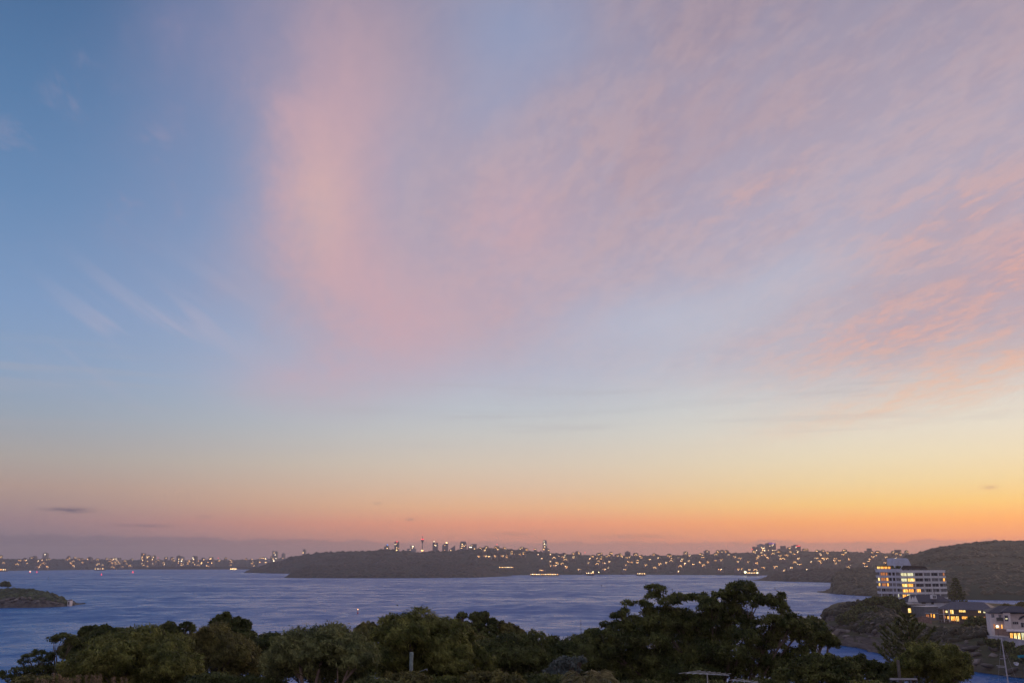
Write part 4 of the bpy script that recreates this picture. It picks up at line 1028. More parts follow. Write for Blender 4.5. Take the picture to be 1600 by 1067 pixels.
def marker(px, top, bot, label):
    p = at_z(px, bot, 0); q = at_y(px, top, p.y); root = empty('channel_marker', (p.x, p.y, 0)); tag(root, label, 'marker', 'dark channel markers')
    h = q.z; MB().tube([(0, 0, -.5), (0, 0, h * .8)], [.35, .3], 6).build('pile', M['dark_metal'], root)
    MB().lathe([(.2, h * .8), (1.0, h * .82), (.8, h * .95), (.1, h)], 0, 0, 8).build('top_mark', M['dark_metal'], root)
marker(939.5, 913, 917, 'dark channel marker standing in open water left of the big tree')
marker(1050.5, 919.5, 923, 'dark channel marker just above the tiers of the big tree')
marker(1211, 917, 921, 'dark channel marker in the water right of the big tree top')
marker(75, 901, 905, 'dark channel marker above the scrub of the left point')
def ferry():
    p = at_z(365, 890.5, 0); root = empty('ferry', (p.x, p.y, 0)); tag(root, 'white lit ferry under the left shore beside the middle headland', 'ferry')
    u = p.y / F_PX; L = 13 * u
    MB().prism([(-L / 2, 2), (-L * .46, .2), (L * .46, .2), (L / 2, 2), (L / 2, 3.2), (-L / 2, 3.2)], -4, 4).build('hull', M['hull'], root)
    MB().prism([(-L * .4, 3.2), (L * .4, 3.2), (L * .37, 6), (-L * .37, 6)], -3.4, 3.4).build('cabin', M['hull'], root)
    MB().prism([(-L * .12, 6), (L * .1, 6), (L * .08, 8.2), (-L * .1, 8.2)], -2, 2).build('wheelhouse', M['hull'], root)
    for k in range(10): MB().box(-L * .36 + L * .072 * k, -L * .36 + L * .072 * k + 1.6, -3.55, -3.42, 3.9, 5.5).build('window', M['far_gold'], root)
ferry()

def yacht(px_top, py_top, Y, label, lean=0.0, mast_h=None, detail=True, hull_l=9.0, col='mast'):
    top = at_y(px_top, py_top, Y); H = top.z
    root = empty('yacht', (top.x - lean * H, Y, 0), 0); tag(root, label, 'yacht')
    hl = hull_l
    bm = MB(); n = 9; prof = []
    for i in range(n):
        t = i / (n - 1); w = 1.45 * math.sin(math.pi * (0.12 + .88 * t) ** .8 * .98) if t < 1 else .05
        prof.append((-hl / 2 + hl * t, max(w, .06)))
    vs_, fs = [], []
    for x, w in prof: vs_ += [(x, -w, 1.05), (x, -w * .8, .2), (x, 0, -.35), (x, w * .8, .2), (x, w, 1.05)]
    for i in range(n - 1):
        for j in range(4): fs.append((i * 5 + j, (i + 1) * 5 + j, (i + 1) * 5 + j + 1, i * 5 + j + 1))
        fs.append((i * 5 + 4, (i + 1) * 5 + 4, (i + 1) * 5, i * 5))
    fs += [(0, 1, 2, 3, 4), tuple((n - 1) * 5 + k for k in (4, 3, 2, 1, 0))]
    bm.add(vs_, fs).build('hull', M['hull'], root)
    MB().prism([(-2.4, 1.05), (1.6, 1.05), (1.1, 1.6), (-2.0, 1.65)], -.8, .8).build('cabin', M['hull'], root)
    mx = .4; lx = lambda z: mx + lean * z
    MB().tube([(mx * 0 + lean * 0, 0, 1.0), (lean * H, 0, H)], [.13, .09] if detail is False else [.10, .065], 8).build('mast', M[col], root)
    if detail:
        for f, w in ((.63, .62), (.80, .45)):
            z = H * f; MB().tube([(lean * z - w, .1, z), (lean * z + w, -.1, z + .02)], [.035, .035], 5).build('spreader', M[col], root)
    z = 2.2; MB().tube([(lean * z, 0, z), (lean * z - 3.4, .15, z + .05)], [.07, .06], 6).build('boom', M[col], root)
    MB().tube([(-hl / 2 + .2, 0, 1.1), (lean * H, 0, H)], [.012, .012], 4).build('backstay', M['metal'], root)
    MB().tube([(hl / 2 - .2, 0, 1.1), (lean * H * .96, 0, H * .96)], [.012, .012], 4).build('forestay', M['metal'], root)
    return root

# ================================================================== trees
def unit(a): return a / (np.linalg.norm(a, axis=-1, keepdims=True) + 1e-9)
def leaf_quads(C, D, Nn, L, W):
    S = unit(np.cross(D, Nn)); L = L[:, None] / 2; W = W[:, None] / 2
    return np.stack([C - D * L, C + S * W, C + D * L, C - S * W], 1)
def crown_quads(pads, rng, dens, L, W, wind=(0.5, 0.0, 0.0), sub=0.34, ragged=0.12, under=0.25, droop=0.25, gap=0.0):
    """pads: (cx,cy,cz,rx,ry,rz); leaves sit on clumps spread over each pad"""
    out = []; wind = np.array(wind)
    for (cx, cy, cz, rx, ry, rz) in pads:
        R = np.array([rx, ry, rz]); rm = (rx * ry * rz) ** (1 / 3)
        rs = max(sub * rm, 0.12)
        area = 4 * math.pi * ((rx * ry) ** 1.6 / 3 + (rx * rz) ** 1.6 / 3 + (ry * rz) ** 1.6 / 3) ** (1 / 1.6)
        ns = max(3, int(area / (math.pi * rs * rs) * 1.15))
        n = unit(rng.normal(size=(ns * 2, 3)))
        n = n[(n[:, 2] > -under) | (rng.random(len(n)) < .15)][:ns]
        if gap: n = n[rng.random(len(n)) > gap]
        sc = n * R * rng.uniform(.60, 1.06, (len(n), 1)) + np.array([cx, cy, cz])
        for k in range(len(n)):
            r = rs * rng.uniform(.65, 1.35)
            m = int(dens * 4 * math.pi * r * r * .55)
            if m < 3: continue
            q = unit(rng.normal(size=(m, 3)) + n[k] * .7 + np.array([0, 0, .25]))
            rad = rng.uniform(.72, 1.06, (m, 1)) + rng.exponential(ragged, (m, 1))
            c = sc[k] + q * rad * r * np.array([1.15, 1.15, .85])
            fz = np.where(rng.random((m, 1)) < .32, .8, -.15)          # most leaves lie along the clump, some stand out of it
            d = wind + np.array([0, 0, -droop]) + rng.normal(0, .55, (m, 3)); d = unit(d - q * (d * q).sum(1, keepdims=True) * .8 + q * fz)
            nn = unit(q + rng.normal(0, .3, (m, 3)))
            out.append(leaf_quads(c, d, nn, L * rng.uniform(.6, 1.4, m), W * rng.uniform(.7, 1.3, m)))
    return np.concatenate(out)
LEAF_TOTAL = 0
def tree(label, Y, pads_px, leaf, base_px=None, bark='bark', dens=230, L=.2, W=.06, seed=1, wind=(.35, 0, 0), depth=.8, jitter=.5, limbs=7, name='tree', cat='tree', ground=None, trunk_r=None, spread=.0, group=None, **kw):
    """pads_px: crown masses (px, py, half width, half height in photo pixels) at the tree's distance"""
    global LEAF_TOTAL
    rng = np.random.default_rng(seed); pads = []; u = Y / F_PX * 1.0
    for p in pads_px:
        px, py, hw, hh = p[:4]; dy = p[4] if len(p) > 4 else rng.uniform(-jitter, jitter) * hw * u * 1.2
        c = at_y(px, py, Y + dy)
        pads.append((c.x, c.y, c.z, hw * u, max(hw * depth, hh) * u, hh * u))
    bpx = base_px if base_px is not None else sum(p[0] for p in pads_px) / len(pads_px)
    bx = at_y(bpx, 1040, Y).x
    gz = ground(bx, Y) if ground else hill_z(bx, Y)
    root = empty(name, (bx, Y, gz)); tag(root, label, cat, group)
    off = Vector((bx, Y, gz))
    low = min(p[2] - p[5] for p in pads); hi = max(p[2] for p in pads)
    H = max(1.0, (low - gz) * .8 + (hi - low) * .15)
    tr = trunk_r or max(.08, min(.32, (hi - gz) * .022))
    bend = rng.normal(0, .03 * H, 2)
    fork = Vector((bend[0], bend[1], H))
    MB().tube([(0, 0, -.6), (bend[0] * .3, bend[1] * .3, H * .4), tuple(fork)], [tr * 1.25, tr, tr * .72], 8).build('trunk', M[bark], root)
    order = sorted(pads, key=lambda p: -p[3] * p[5])[:limbs]
    for p in order:
        e = Vector((p[0], p[1], p[2])) - off; mid = fork.lerp(e, .5) + Vector(rng.normal(0, .06, 3)) * (e - fork).length - Vector((0, 0, .06 * (e - fork).length))
        k = MB().tube([tuple(fork * .97), tuple(fork.lerp(mid, .55)), tuple(mid), tuple(mid.lerp(e, .6)), tuple(e)], [tr * .6, tr * .48, tr * .36, tr * .25, tr * .12], 6)
        for q in range(3):      # twigs to the edge of the mass
            a = rng.uniform(0, 6.28); tip = e + Vector((math.cos(a) * p[3] * .75, math.sin(a) * p[4] * .7, rng.uniform(-.1, .7) * p[5]))
            st = mid.lerp(e, rng.uniform(.2, .8)); k.tube([tuple(st), tuple(st.lerp(tip, .5) + Vector((0, 0, .05))), tuple(tip)], [tr * .2, tr * .13, tr * .05], 5)
        k.build('limb', M[bark], root)
    Q = crown_quads(pads, rng, dens, L, W, wind, **kw)
    Q -= np.array(off)
    LEAF_TOTAL += len(Q)
    o = bpy.data.objects.new('crown', quads_mesh('crown', Q, M[leaf])); link(o, root)
    return root
def dome(cx, top, hw, hh, seed, n=16, skew=0.0, rr=.42):
    """pads that make up a lumpy dome: crest at py=top, reaching hh pixels down, half width hw"""
    rng = random.Random(seed); out = []
    for i in range(n):
        f = (i + .5) / n; a = math.pi * (.06 + .88 * ((i * .618034) % 1.0)); lev = rng.uniform(.35, .92)
        r = rr * hw * rng.uniform(.55, 1.05) * .8
        x = cx + math.cos(a) * (hw - r * .8) * lev ** .35; y = top + hh - math.sin(a) * (hh - r * .55) * lev
        x += skew * (y - top)
        out.append((x, max(y, top + r * .62), r, r * .72, rng.uniform(-.9, .25) * hw * .03))
    out.append((cx + skew * hh * .5, top + hh * .62, hw * .72, hh * .52, .6)); out.append((cx + skew * hh, top + hh * 1.1, hw * .85, hh * .55, .8))
    return out
def dome_u(Y, *a, **k):
    """dome whose depth jitter is scaled to its distance"""
    return [(p[0], p[1], p[2], p[3], p[4] * Y / 45.0) for p in dome(*a, **k)]

T = lambda *a, **k: tree(*a, **k)
# back row: darker trees against the water
T('open feathery tree at the left edge with flat umbrella sprays against the water', 66, [(98, 995, 14, 4), (84, 999, 8, 3), (112, 1002, 10, 5), (60, 1020, 9, 4), (46, 1026, 9, 5), (36, 1033, 7, 4), (70, 1030, 12, 5), (88, 1024, 12, 5), (25, 1047, 8, 4), (45, 1046, 12, 5), (66, 1046, 16, 7), (14, 1058, 9, 5), (35, 1060, 14, 7), (2, 1056, 5, 8), (88, 1042, 14, 8), (90, 1060, 22, 9)], 'leaf_dark', 75, seed=2, dens=150, L=.17, W=.07, gap=.25, limbs=16, trunk_r=.12)
T('dark jagged tree behind the leftmost olive dome', 70, [(132, 988, 7, 7), (150, 990, 12, 10), (165, 983, 6, 7), (176, 990, 12, 8), (197, 988, 10, 6), (207, 993, 8, 6), (135, 1000, 20, 9), (160, 1000, 25, 10), (190, 1000, 20, 8), (115, 1008, 14, 8), (120, 1022, 22, 14)], 'leaf_dark', seed=3, dens=170, L=.24, W=.1, limbs=10)
T('small airy dark tree between the two left olive domes', 74, [(252, 985, 5, 7), (262, 979, 6, 6), (269, 983, 5, 9), (277, 987, 6, 7), (285, 982, 5, 6), (292, 977, 5, 5), (299, 983, 5, 6), (262, 993, 10, 5), (283, 995, 12, 5), (243, 994, 6, 4)], 'leaf_dark', seed=4, dens=140, L=.24, W=.1, gap=.2, limbs=10)
T('tall dark double crowned tree behind the brownish dome', 68, [(345, 967, 8, 6), (354, 965, 5, 7), (338, 974, 8, 6), (350, 977, 14, 8), (372, 972, 9, 6), (382, 979, 9, 8), (368, 985, 16, 9), (388, 992, 9, 8), (385, 1005, 14, 12), (360, 1000, 22, 14)], 'leaf_dark', seed=5, dens=190, L=.22, W=.09, limbs=10)
T('dark round tree between the brownish dome and the pale branched dome', 60, dome_u(60, 424, 991, 34, 40, 6, 11) + [(402, 1030, 20, 25), (430, 1040, 26, 25)], 'leaf_dark', seed=6, dens=170, L=.22, W=.09)
T('small dark bush behind the pale branched dome, next to the largest dome', 72, [(568, 983, 10, 7), (578, 981, 9, 7), (560, 986, 6, 5), (586, 990, 8, 8), (572, 995, 18, 10)], 'leaf_brown', seed=7, dens=170, L=.24, W=.1)
T('airy dark tree with round tufts right of the largest dome', 76, [(722, 962, 6, 5), (718, 973, 7, 6), (727, 980, 9, 8), (742, 965, 8, 7), (752, 970, 9, 10), (757, 962, 5, 5), (748, 983, 11, 10), (770, 972, 6, 5), (768, 984, 7, 8), (738, 990, 12, 7), (760, 994, 14, 7)], 'leaf_dark', seed=8, dens=170, L=.24, W=.1, gap=.12, limbs=11)
T('reddish brown small tree at the right of the airy dark tree', 76, [(783, 978, 7, 6), (794, 980, 8, 6), (804, 985, 8, 6), (811, 990, 6, 6), (788, 990, 12, 8), (800, 997, 14, 7)], 'leaf_brown', seed=9, dens=150, L=.24, W=.1, gap=.15)
T('tiny umbrella tree with two round tufts left of the big tree', 72, [(927, 988, 10, 5), (920, 991, 5, 4), (936, 991, 5, 4), (916, 999, 5, 4), (930, 1000, 10, 5), (922, 1004, 10, 4)], 'leaf_dark', seed=10, dens=170, L=.22, W=.09, limbs=6)
T('dark round tree at the right flank of the big tree', 66, dome_u(66, 1267, 963, 25, 26, 11, 12) + [(1270, 990, 20, 14), (1295, 1000, 14, 7), (1303, 1006, 9, 5), (1280, 1004, 12, 6)], 'leaf_dark', seed=11, dens=180, L=.22, W=.09)
# middle: domes
T('olive dome shaped tree, leftmost of the domes', 46, dome_u(46, 210, 994, 98, 62, 21, 26) + [(130, 1046, 30, 20), (170, 1055, 50, 20), (250, 1055, 50, 22), (285, 1045, 24, 22)], 'leaf_olive', seed=21, dens=210, L=.2, W=.052, wind=(.45, 0, -.1))
T('brownish olive dome shaped tree behind the leftmost dome', 56, dome_u(56, 335, 978, 54, 62, 22, 22) + [(345, 1030, 45, 30)], 'leaf_brown', seed=22, dens=200, L=.2, W=.055, wind=(.4, 0, -.2))
T('grey green dome tree with pale forking branches showing beneath', 42, dome_u(42, 500, 986, 84, 52, 23, 26) + [(430, 1036, 22, 16), (565, 1022, 22, 16)], 'leaf_grey', 497, 'pale_bark', seed=23, dens=210, L=.2, W=.05, wind=(.35, 0, -.1), limbs=9, trunk_r=.2)
T('largest dark green dome tree with foliage streaming down its right side', 48, dome_u(48, 655, 959, 72, 92, 24, 34, skew=.12) + [(700, 1000, 30, 22), (722, 1020, 24, 24), (740, 1035, 22, 22), (610, 1000, 24, 26), (655, 1030, 60, 34)], 'leaf_olive', seed=24, dens=210, L=.21, W=.052, wind=(.55, 0, -.35), droop=.4, limbs=9)
T('brown tinged sloping bush right of the largest dome', 62, [(735, 1000, 16, 8), (750, 1006, 16, 9), (762, 1014, 12, 9), (740, 1020, 22, 14)], 'leaf_brown', seed=25, dens=180, L=.2, W=.06, wind=(.6, 0, -.3))
T('dark green low dome tree right of centre', 56, dome_u(56, 805, 995, 55, 50, 26, 20) + [(835, 999, 16, 10), (790, 1035, 50, 26)], 'leaf_dark', seed=26, dens=190, L=.2, W=.06)
T('dark green low dome tree directly left of the big tree', 58, dome_u(58, 890, 999, 42, 46, 27, 18) + [(865, 1010, 16, 12), (915, 1006, 20, 12), (895, 1035, 40, 26)], 'leaf_dark', seed=27, dens=190, L=.2, W=.06)
BIG = [(1020, 918, 10, 3), (1032, 921, 8, 4), (1022, 932, 12, 6), (982, 943, 8, 4), (1000, 942, 9, 4), (1012, 947, 8, 4), (1045, 941, 15, 5), (1060, 934, 14, 5), (1092, 934, 16, 6), (1105, 939, 14, 5), (1040, 959, 26, 6), (1066, 960, 16, 6), (1015, 956, 12, 6),
       (976, 958, 9, 5), (965, 963, 10, 6), (985, 968, 12, 5), (948, 976, 9, 4), (1130, 929, 14, 6), (1150, 919, 14, 6), (1163, 918, 14, 7), (1172, 926, 10, 8), (1178, 938, 18, 8), (1200, 940, 16, 8), (1214, 946, 12, 9), (1222, 936, 5, 8), (1227, 955, 8, 10), (1150, 936, 18, 8),
       (1112, 950, 18, 8), (1140, 952, 16, 9), (1120, 965, 24, 10), (1150, 968, 22, 11), (1172, 975, 14, 9), (1208, 972, 18, 9), (1236, 975, 18, 11), (1250, 988, 15, 12), (1222, 990, 20, 11), (1195, 992, 18, 10), (1258, 1000, 10, 9),
       (1090, 972, 26, 10), (1060, 975, 24, 10), (1030, 975, 24, 10), (1000, 980, 24, 11), (970, 985, 20, 11), (950, 996, 18, 10), (1130, 990, 24, 14), (1160, 998, 24, 14), (1095, 995, 30, 14), (1055, 998, 32, 15), (1015, 1003, 32, 15), (975, 1008, 30, 15), (945, 1020, 24, 16),
       (1185, 1008, 16, 9), (1140, 1020, 28, 12), (1100, 1022, 34, 15), (1055, 1028, 36, 16), (1010, 1032, 36, 16), (965, 1038, 32, 18), (1215, 1010, 10, 5), (1160, 1042, 22, 12), (1225, 1030, 18, 10), (1245, 1022, 16, 8), (1205, 1002, 18, 8), (1180, 1022, 18, 9), (1205, 1034, 16, 9), (1260, 1014, 12, 7), (1190, 1052, 22, 10), (1120, 1048, 40, 15), (1070, 1055, 44, 15), (1020, 1058, 44, 16), (1230, 1050, 24, 12)]
T('big spreading tree with tiered flat sprays, tallest in the foreground', 58, BIG, 'leaf_dark', 1110, 'bark', seed=31, dens=170, L=.2, W=.065, wind=(.3, 0, -.05), limbs=40, jitter=.9, ragged=.22, gap=.10, trunk_r=.2)
T('leafy dark shrub at the right foot of the big tree', 50, [(1262, 1040, 26, 10), (1290, 1035, 22, 10), (1275, 1055, 34, 12), (1320, 1044, 18, 8), (1310, 1058, 30, 11), (1245, 1060, 30, 12)], 'leaf_dark', seed=32, dens=170, L=.18, W=.08)
T('open dark shrub with sparse leafy tops in front of the cove', 62, [(1318, 1032, 9, 4), (1336, 1031, 9, 5), (1346, 1027, 6, 4), (1330, 1040, 16, 6), (1352, 1038, 14, 7), (1370, 1040, 12, 6), (1345, 1052, 30, 10), (1384, 1046, 12, 8), (1385, 1060, 22, 10), (1310, 1046, 12, 6)], 'leaf_dark', seed=33, dens=150, L=.2, W=.09, gap=.15, limbs=10)
T('olive topped dome tree at lower right before the cove', 60, dome_u(60, 1446, 1008, 44, 40, 34, 20) + [(1478, 1024, 20, 12), (1492, 1034, 20, 16), (1500, 1046, 14, 14), (1470, 1050, 36, 16), (1420, 1045, 22, 14)], 'leaf_olive', seed=34, dens=200, L=.21, W=.055, wind=(.4, 0, -.1))
T('dark low bush behind the palm at the left foot of the big tree', 64, [(945, 1045, 30, 14), (980, 1048, 34, 14), (1015, 1052, 34, 14)], 'leaf_dark', seed=41, dens=150, L=.22, W=.09, name='bush', cat='bush', limbs=3)
T('dark bush behind the pale branches of the grey green dome', 62, [(460, 1046, 34, 16), (500, 1044, 34, 16), (545, 1046, 34, 16)], 'leaf_dark', seed=42, dens=150, L=.22, W=.09, name='bush', cat='bush', limbs=3)
# understorey: low crowns that close the bottom of the view
UND = [(60, 1052, 40, 'leaf_brown', 'brownish low bush under the open feathery tree at bottom left'), (330, 1050, 42, 'leaf_dark', 'dark low bush below the brownish dome'), (395, 1052, 36, 'leaf_dark', 'dark low bush left of the pale branched dome'),
       (585, 1056, 34, 'leaf_grey', 'low grey green bush under the right side of the pale branched dome'), (632, 1046, 34, 'leaf_brown', 'brown low bush around the grey green post'), (690, 1052, 36, 'leaf_olive', 'olive low bush below the largest dome'), (770, 1046, 44, 'leaf_brown', 'brownish low bush below the right of centre dome'),
       (840, 1050, 42, 'leaf_dark', 'dark low bush left of the blue grey shrub'), (1000, 1060, 50, 'leaf_dark', 'dark low bush right of the palm'), (1100, 1060, 50, 'leaf_dark', 'dark low bush behind the aerials'), (1190, 1058, 40, 'leaf_dark', 'dark low bush right of the aerials'), (1360, 1062, 44, 'leaf_olive', 'olive low bush at the bottom between cove and post')]
for i, (cx, top, hw, lf, lab) in enumerate(UND):
    top += 8
    T(lab, 38 + (i % 3) * 2, [(cx + d, top + 10 + abs(d) * .15, hw * .5, 12) for d in (-hw * .6, -hw * .2, hw * .2, hw * .6)] + [(cx, top + 26, hw, 16)], lf, seed=50 + i, dens=170, L=.17, W=.06, name='bush', cat='bush', limbs=4)
T('blue grey leaved shrub left of the palm', 44, [(868, 1040, 8, 6), (880, 1034, 9, 5), (893, 1036, 8, 6), (905, 1032, 8, 4), (880, 1050, 22, 12), (872, 1060, 20, 12)], 'leaf_blue', seed=70, dens=130, L=.16, W=.06, name='shrub', cat='shrub')

# ------------------------------------------------------------------ palm
def frond(path, n, L, rng, sag=.5, width=.02):
    """one feather frond: rib plus leaflets along a curved path"""
    P = [Vector(p) for p in path]; Q = []
    k = MB().tube(P, [width * (1 - .85 * i / (len(P) - 1)) for i in range(len(P))], 5)
    C, D, N_ = [], [], []
    for i in range(n):
        t = .12 + .88 * i / n; f = t * (len(P) - 1); j = min(int(f), len(P) - 2); p = P[j].lerp(P[j + 1], f - j); tg = (P[j + 1] - P[j]).normalized()
        s = tg.cross(Vector((0, 0, 1))).normalized(); ln = L * math.sin(math.pi * (.12 + .82 * t)) ** .7
        for sg in (-1, 1):
            d = (s * sg + tg * .8 + Vector((0, 0, -sag)) + Vector(rng.normal(0, .1, 3))).normalized()
            C.append(p + d * ln / 2); D.append(d); N_.append((tg.cross(d)).normalized() + Vector((0, 0, .4))); Q.append(ln)
    return k, leaf_quads(np.array(C), unit(np.array(D)), unit(np.array(N_)), np.array(Q), np.full(len(Q), .03 + L * .03))
def palm():
    Y = 34; c = at_y(922, 1078, Y); gz = hill_z(c.x, Y); root = empty('palm', (c.x, Y, gz)); tag(root, 'palm with pale arching fronds at the bottom edge left of the big tree', 'palm')
    h = c.z - gz; rng = np.random.default_rng(8)
    MB().tube([(0, 0, -.5), (.1, 0, h * .5), (0, 0, h)], [.2, .15, .14], 10).build('trunk', M['bark'], root)
    for i, (a, l, up) in enumerate([(3.0, 1.5, .95), (2.5, 1.6, 1.15), (.2, 1.5, 1.0), (.7, 1.6, 1.2), (1.4, 1.4, 1.3), (4.2, 1.5, 1.1), (4.8, 1.4, 1.25), (5.5, 1.5, 1.05), (3.5, 1.6, .6), (6.1, 1.5, .55), (1.9, 1.5, .8), (5.0, 1.6, .5)]):
        pts = []
        for k in range(8):
            t = k / 7; r = l * (t * .85); z = h + l * (up * t - .75 * up * t * t * t - .35 * t * t)
            pts.append((math.cos(a) * r, math.sin(a) * r, z))
        k, Q = frond(pts, 34, .42, rng, .7)
        o = k.build('frond', M['palm'], root); lo = bpy.data.objects.new('leaflets', quads_mesh('leaflets', Q, M['palm'])); link(lo, o)
palm()

# ------------------------------------------------------------------ norfolk pines
def norfolk(label, px, top, bot, Y, hw, tiers, leaf, L, W, seed, up=.35, nper=6, per=60, base_z=None, bend=.0):
    rng = np.random.default_rng(seed); a = at_y(px, top, Y); b = at_y(px, bot, Y); gz = base_z if base_z is not None else b.z
    root = empty('norfolk_pine', (a.x, Y, gz)); tag(root, label, 'pine tree'); h = a.z - gz; hb = b.z - gz; R = hw * Y / F_PX
    MB().tube([(0, 0, -1), (0, 0, h * .5), (0, 0, h)], [h * .016, h * .011, .03], 8).build('trunk', M['bark'], root)
    QQ = []
    for t in range(tiers):
        f = (t + .3) / tiers; z = hb + (h - hb) * f; r = R * (1 - f) ** .75 * rng.uniform(.85, 1.1) + .15
        br = MB()
        for k in range(nper):
            an = 6.283 * (k + .5 * (t % 2)) / nper + rng.normal(0, .12); rr = r * rng.uniform(.8, 1.1)
            P = [Vector((math.cos(an) * rr * s, math.sin(an) * rr * s, z - bend * rr * math.sin(s * 3.1) + up * rr * s * s)) for s in (0, .3, .6, .85, 1.0)]
            br.tube(P, [.012 * h * (1 - f) * .5 + .02, .05, .04, .03, .015], 5)
            n = int(per * (rr / R) + 8); s = rng.uniform(.15, 1.04, n); fi = s * 4; j = np.clip(fi.astype(int), 0, 3)
            Pn = np.array([p[:] for p in P]); pos = Pn[j] + (Pn[j + 1] - Pn[j]) * (fi - j)[:, None]
            tg = unit(Pn[j + 1] - Pn[j]); d = unit(tg * .6 + rng.normal(0, .5, (n, 3)) + np.array([0, 0, .35]))
            QQ.append(leaf_quads(pos + d * L * .3, d, unit(rng.normal(size=(n, 3))), L * rng.uniform(.6, 1.3, n), W * rng.uniform(.7, 1.3, n)))
        br.build('branch_whorl', M['bark'], root)
    o = bpy.data.objects.new('needles', quads_mesh('needles', np.concatenate(QQ), M[leaf])); link(o, root)
norfolk('tall dark conical pine right of the white apartment block', 1492, 902, 945, 470, 15, 12, 'leaf_dark', 1.3, .36, 3, .12, 6, 34)
norfolk('near dark pine with upswept arching branches below the point houses', 1417, 960, 1052, 150, 52, 10, 'leaf_dark', .75, .15, 4, .55, 6, 150, base_z=0.0)

# ------------------------------------------------------------------ trees and scrub on the point
def pz(x, y): return point_z(x, y) - .4
PT = [('dark tree on the point directly left under the apartment block', 408, [(1372, 938, 12, 4), (1388, 937, 12, 4), (1360, 941, 10, 4), (1350, 946, 9, 4), (1375, 946, 9, 3), (1398, 944, 14, 6), (1340, 951, 9, 4)], 1375),
      ('dark rounded tree beside the timber house on the point', 400, [(1393, 954, 13, 8), (1385, 962, 16, 10), (1396, 968, 12, 8)], 1395),
      ('dark tree on the crest of the point above the cove', 392, [(1345, 958, 14, 7), (1360, 957, 14, 7), (1330, 961, 10, 6), (1370, 966, 16, 10)], 1352),
      ('dark scrubby tree on the cliff shoulder of the point', 384, [(1318, 968, 12, 6), (1335, 970, 14, 8), (1350, 976, 16, 9)], 1335),
      ('dark tree low on the bank of the point left of the near pine', 374, [(1365, 978, 16, 9), (1382, 976, 14, 9), (1375, 988, 16, 8)], 1374),
      ('dark hedge like tree below the brick flats', 350, [(1530, 972, 14, 7), (1545, 975, 10, 7), (1520, 978, 12, 6), (1536, 981, 14, 6)], 1532),
      ('small dark tree between brick flats and cream house', 345, [(1541, 972, 9, 5), (1547, 978, 7, 8)], 1544),
      ('brown leaved tree top behind the cream house roof, left one', 420, [(1572, 947, 5, 3), (1566, 949, 4, 2)], 1570),
      ('brown leaved tree top behind the cream house roof, right one', 430, [(1597, 946, 7, 4), (1604, 945, 6, 4), (1590, 949, 4, 2)], 1598),
      ('dark shrub on the slope under the retaining wall', 272, [(1560, 1008, 12, 5), (1575, 1012, 12, 6), (1548, 1004, 8, 4)], 1562),
      ('dark shrub at the right edge below the retaining wall', 262, [(1598, 1020, 12, 8), (1590, 1028, 9, 6), (1606, 1032, 10, 8)], 1598)]
for i, (lab, Y, pads, bp) in enumerate(PT):
    T(lab, Y, pads, 'leaf_brown' if 'brown' in lab else 'leaf_dark', bp, seed=90 + i, dens=5.5, L=1.15, W=.55, ground=pz, limbs=5, ragged=.14, wind=(.15, 0, 0))
def point_scrub():
    rng = np.random.default_rng(44); P, S = [], []
    while len(P) < 1500:
        px = rng.uniform(1291, 1640); t = rng.uniform(.06, .62); p = point_at(px, t); 
        py_ok = True
        # keep off the houses, walls and lawns
        if p.y > 338 and px > 1405: continue
        if p.y > 262 and px > 1545: continue
        if p.z < 2.2 or mnoise.noise(Vector((p.x * .05, p.y * .05, 8))) < -.18: continue
        s = rng.uniform(.6, 1.6); P.append((p.x, p.y, p.z + s * .1)); S.append(s)
    V, F = lumps(np.array(P), np.array(S), 45, .8, .2, hi=True)
    o = bpy.data.objects.new('scrub', tris_mesh('scrub', V, F, M['leaf_bank'])); link(o); tag(o, 'low dark scrub covering the banks of the point', 'scrub', kind='stuff')
point_scrub()
T('lone umbrella shaped tree on top of the small left point', at_z(9, 949).y + 30, [(9, 912, 6, 3.2), (5, 914, 4, 2.4), (13, 914.5, 3.5, 2.4)], 'leaf_dark', 9, seed=120, dens=3, L=1.4, W=.7, ground=lambda x, y: at_y(9, 921, y).z, limbs=4)

# ------------------------------------------------------------------ boulders
def boulder_mesh(i):
    rng = np.random.default_rng(200 + i); V = ICO2V.copy(); 
    for q in range(5):
        n = unit(rng.normal(size=(1, 3)))[0]; d = rng.uniform(.45, .8); k = V @ n; V = V - np.outer(np.clip(k - d, 0, None), n)
    V = V * np.array([1.3, .9, .6]) * (1 + rng.normal(0, .03, (len(V), 1)))
    return tris_mesh('boulder', V, ICO2F, M['pale_rock'] if i % 3 == 0 else M['rock'], False)
M['pale_rock'] = mat('pale_sandstone', (0.27, 0.23, 0.20), 0.9, 0.4, 0.8, bump=0.5, col2=(0.16, 0.135, 0.115))
BM = [boulder_mesh(i) for i in range(6)]
def boulders(spots, label, group, sc, seed):
    rng = random.Random(seed)
    for (p, s, px) in spots:
        k = rng.randrange(6); o = bpy.data.objects.new('boulder', BM[k]); link(o); o.location = p; o.scale = (s * sc * rng.uniform(.8, 1.4), s * sc, s * sc * rng.uniform(.7, 1.2)); o.rotation_euler = (rng.uniform(-.2, .2), rng.uniform(-.2, .2), rng.uniform(0, 6.28)); tag(o, label(px, 'pale' if k % 3 == 0 else 'dark', 'large' if s > 1.5 else 'small'), 'boulder', group)
rg = random.Random(9)
BSEG = [(1330, 'under the cliff tip of the point'), (1385, 'on the cove shore left of the near pine'), (1450, 'on the shore behind the near pine'), (1530, 'on the shore behind the lower right dome tree'), (1575, 'on the shore beside the yacht mast'), (9999, 'on the shore at the right edge')]
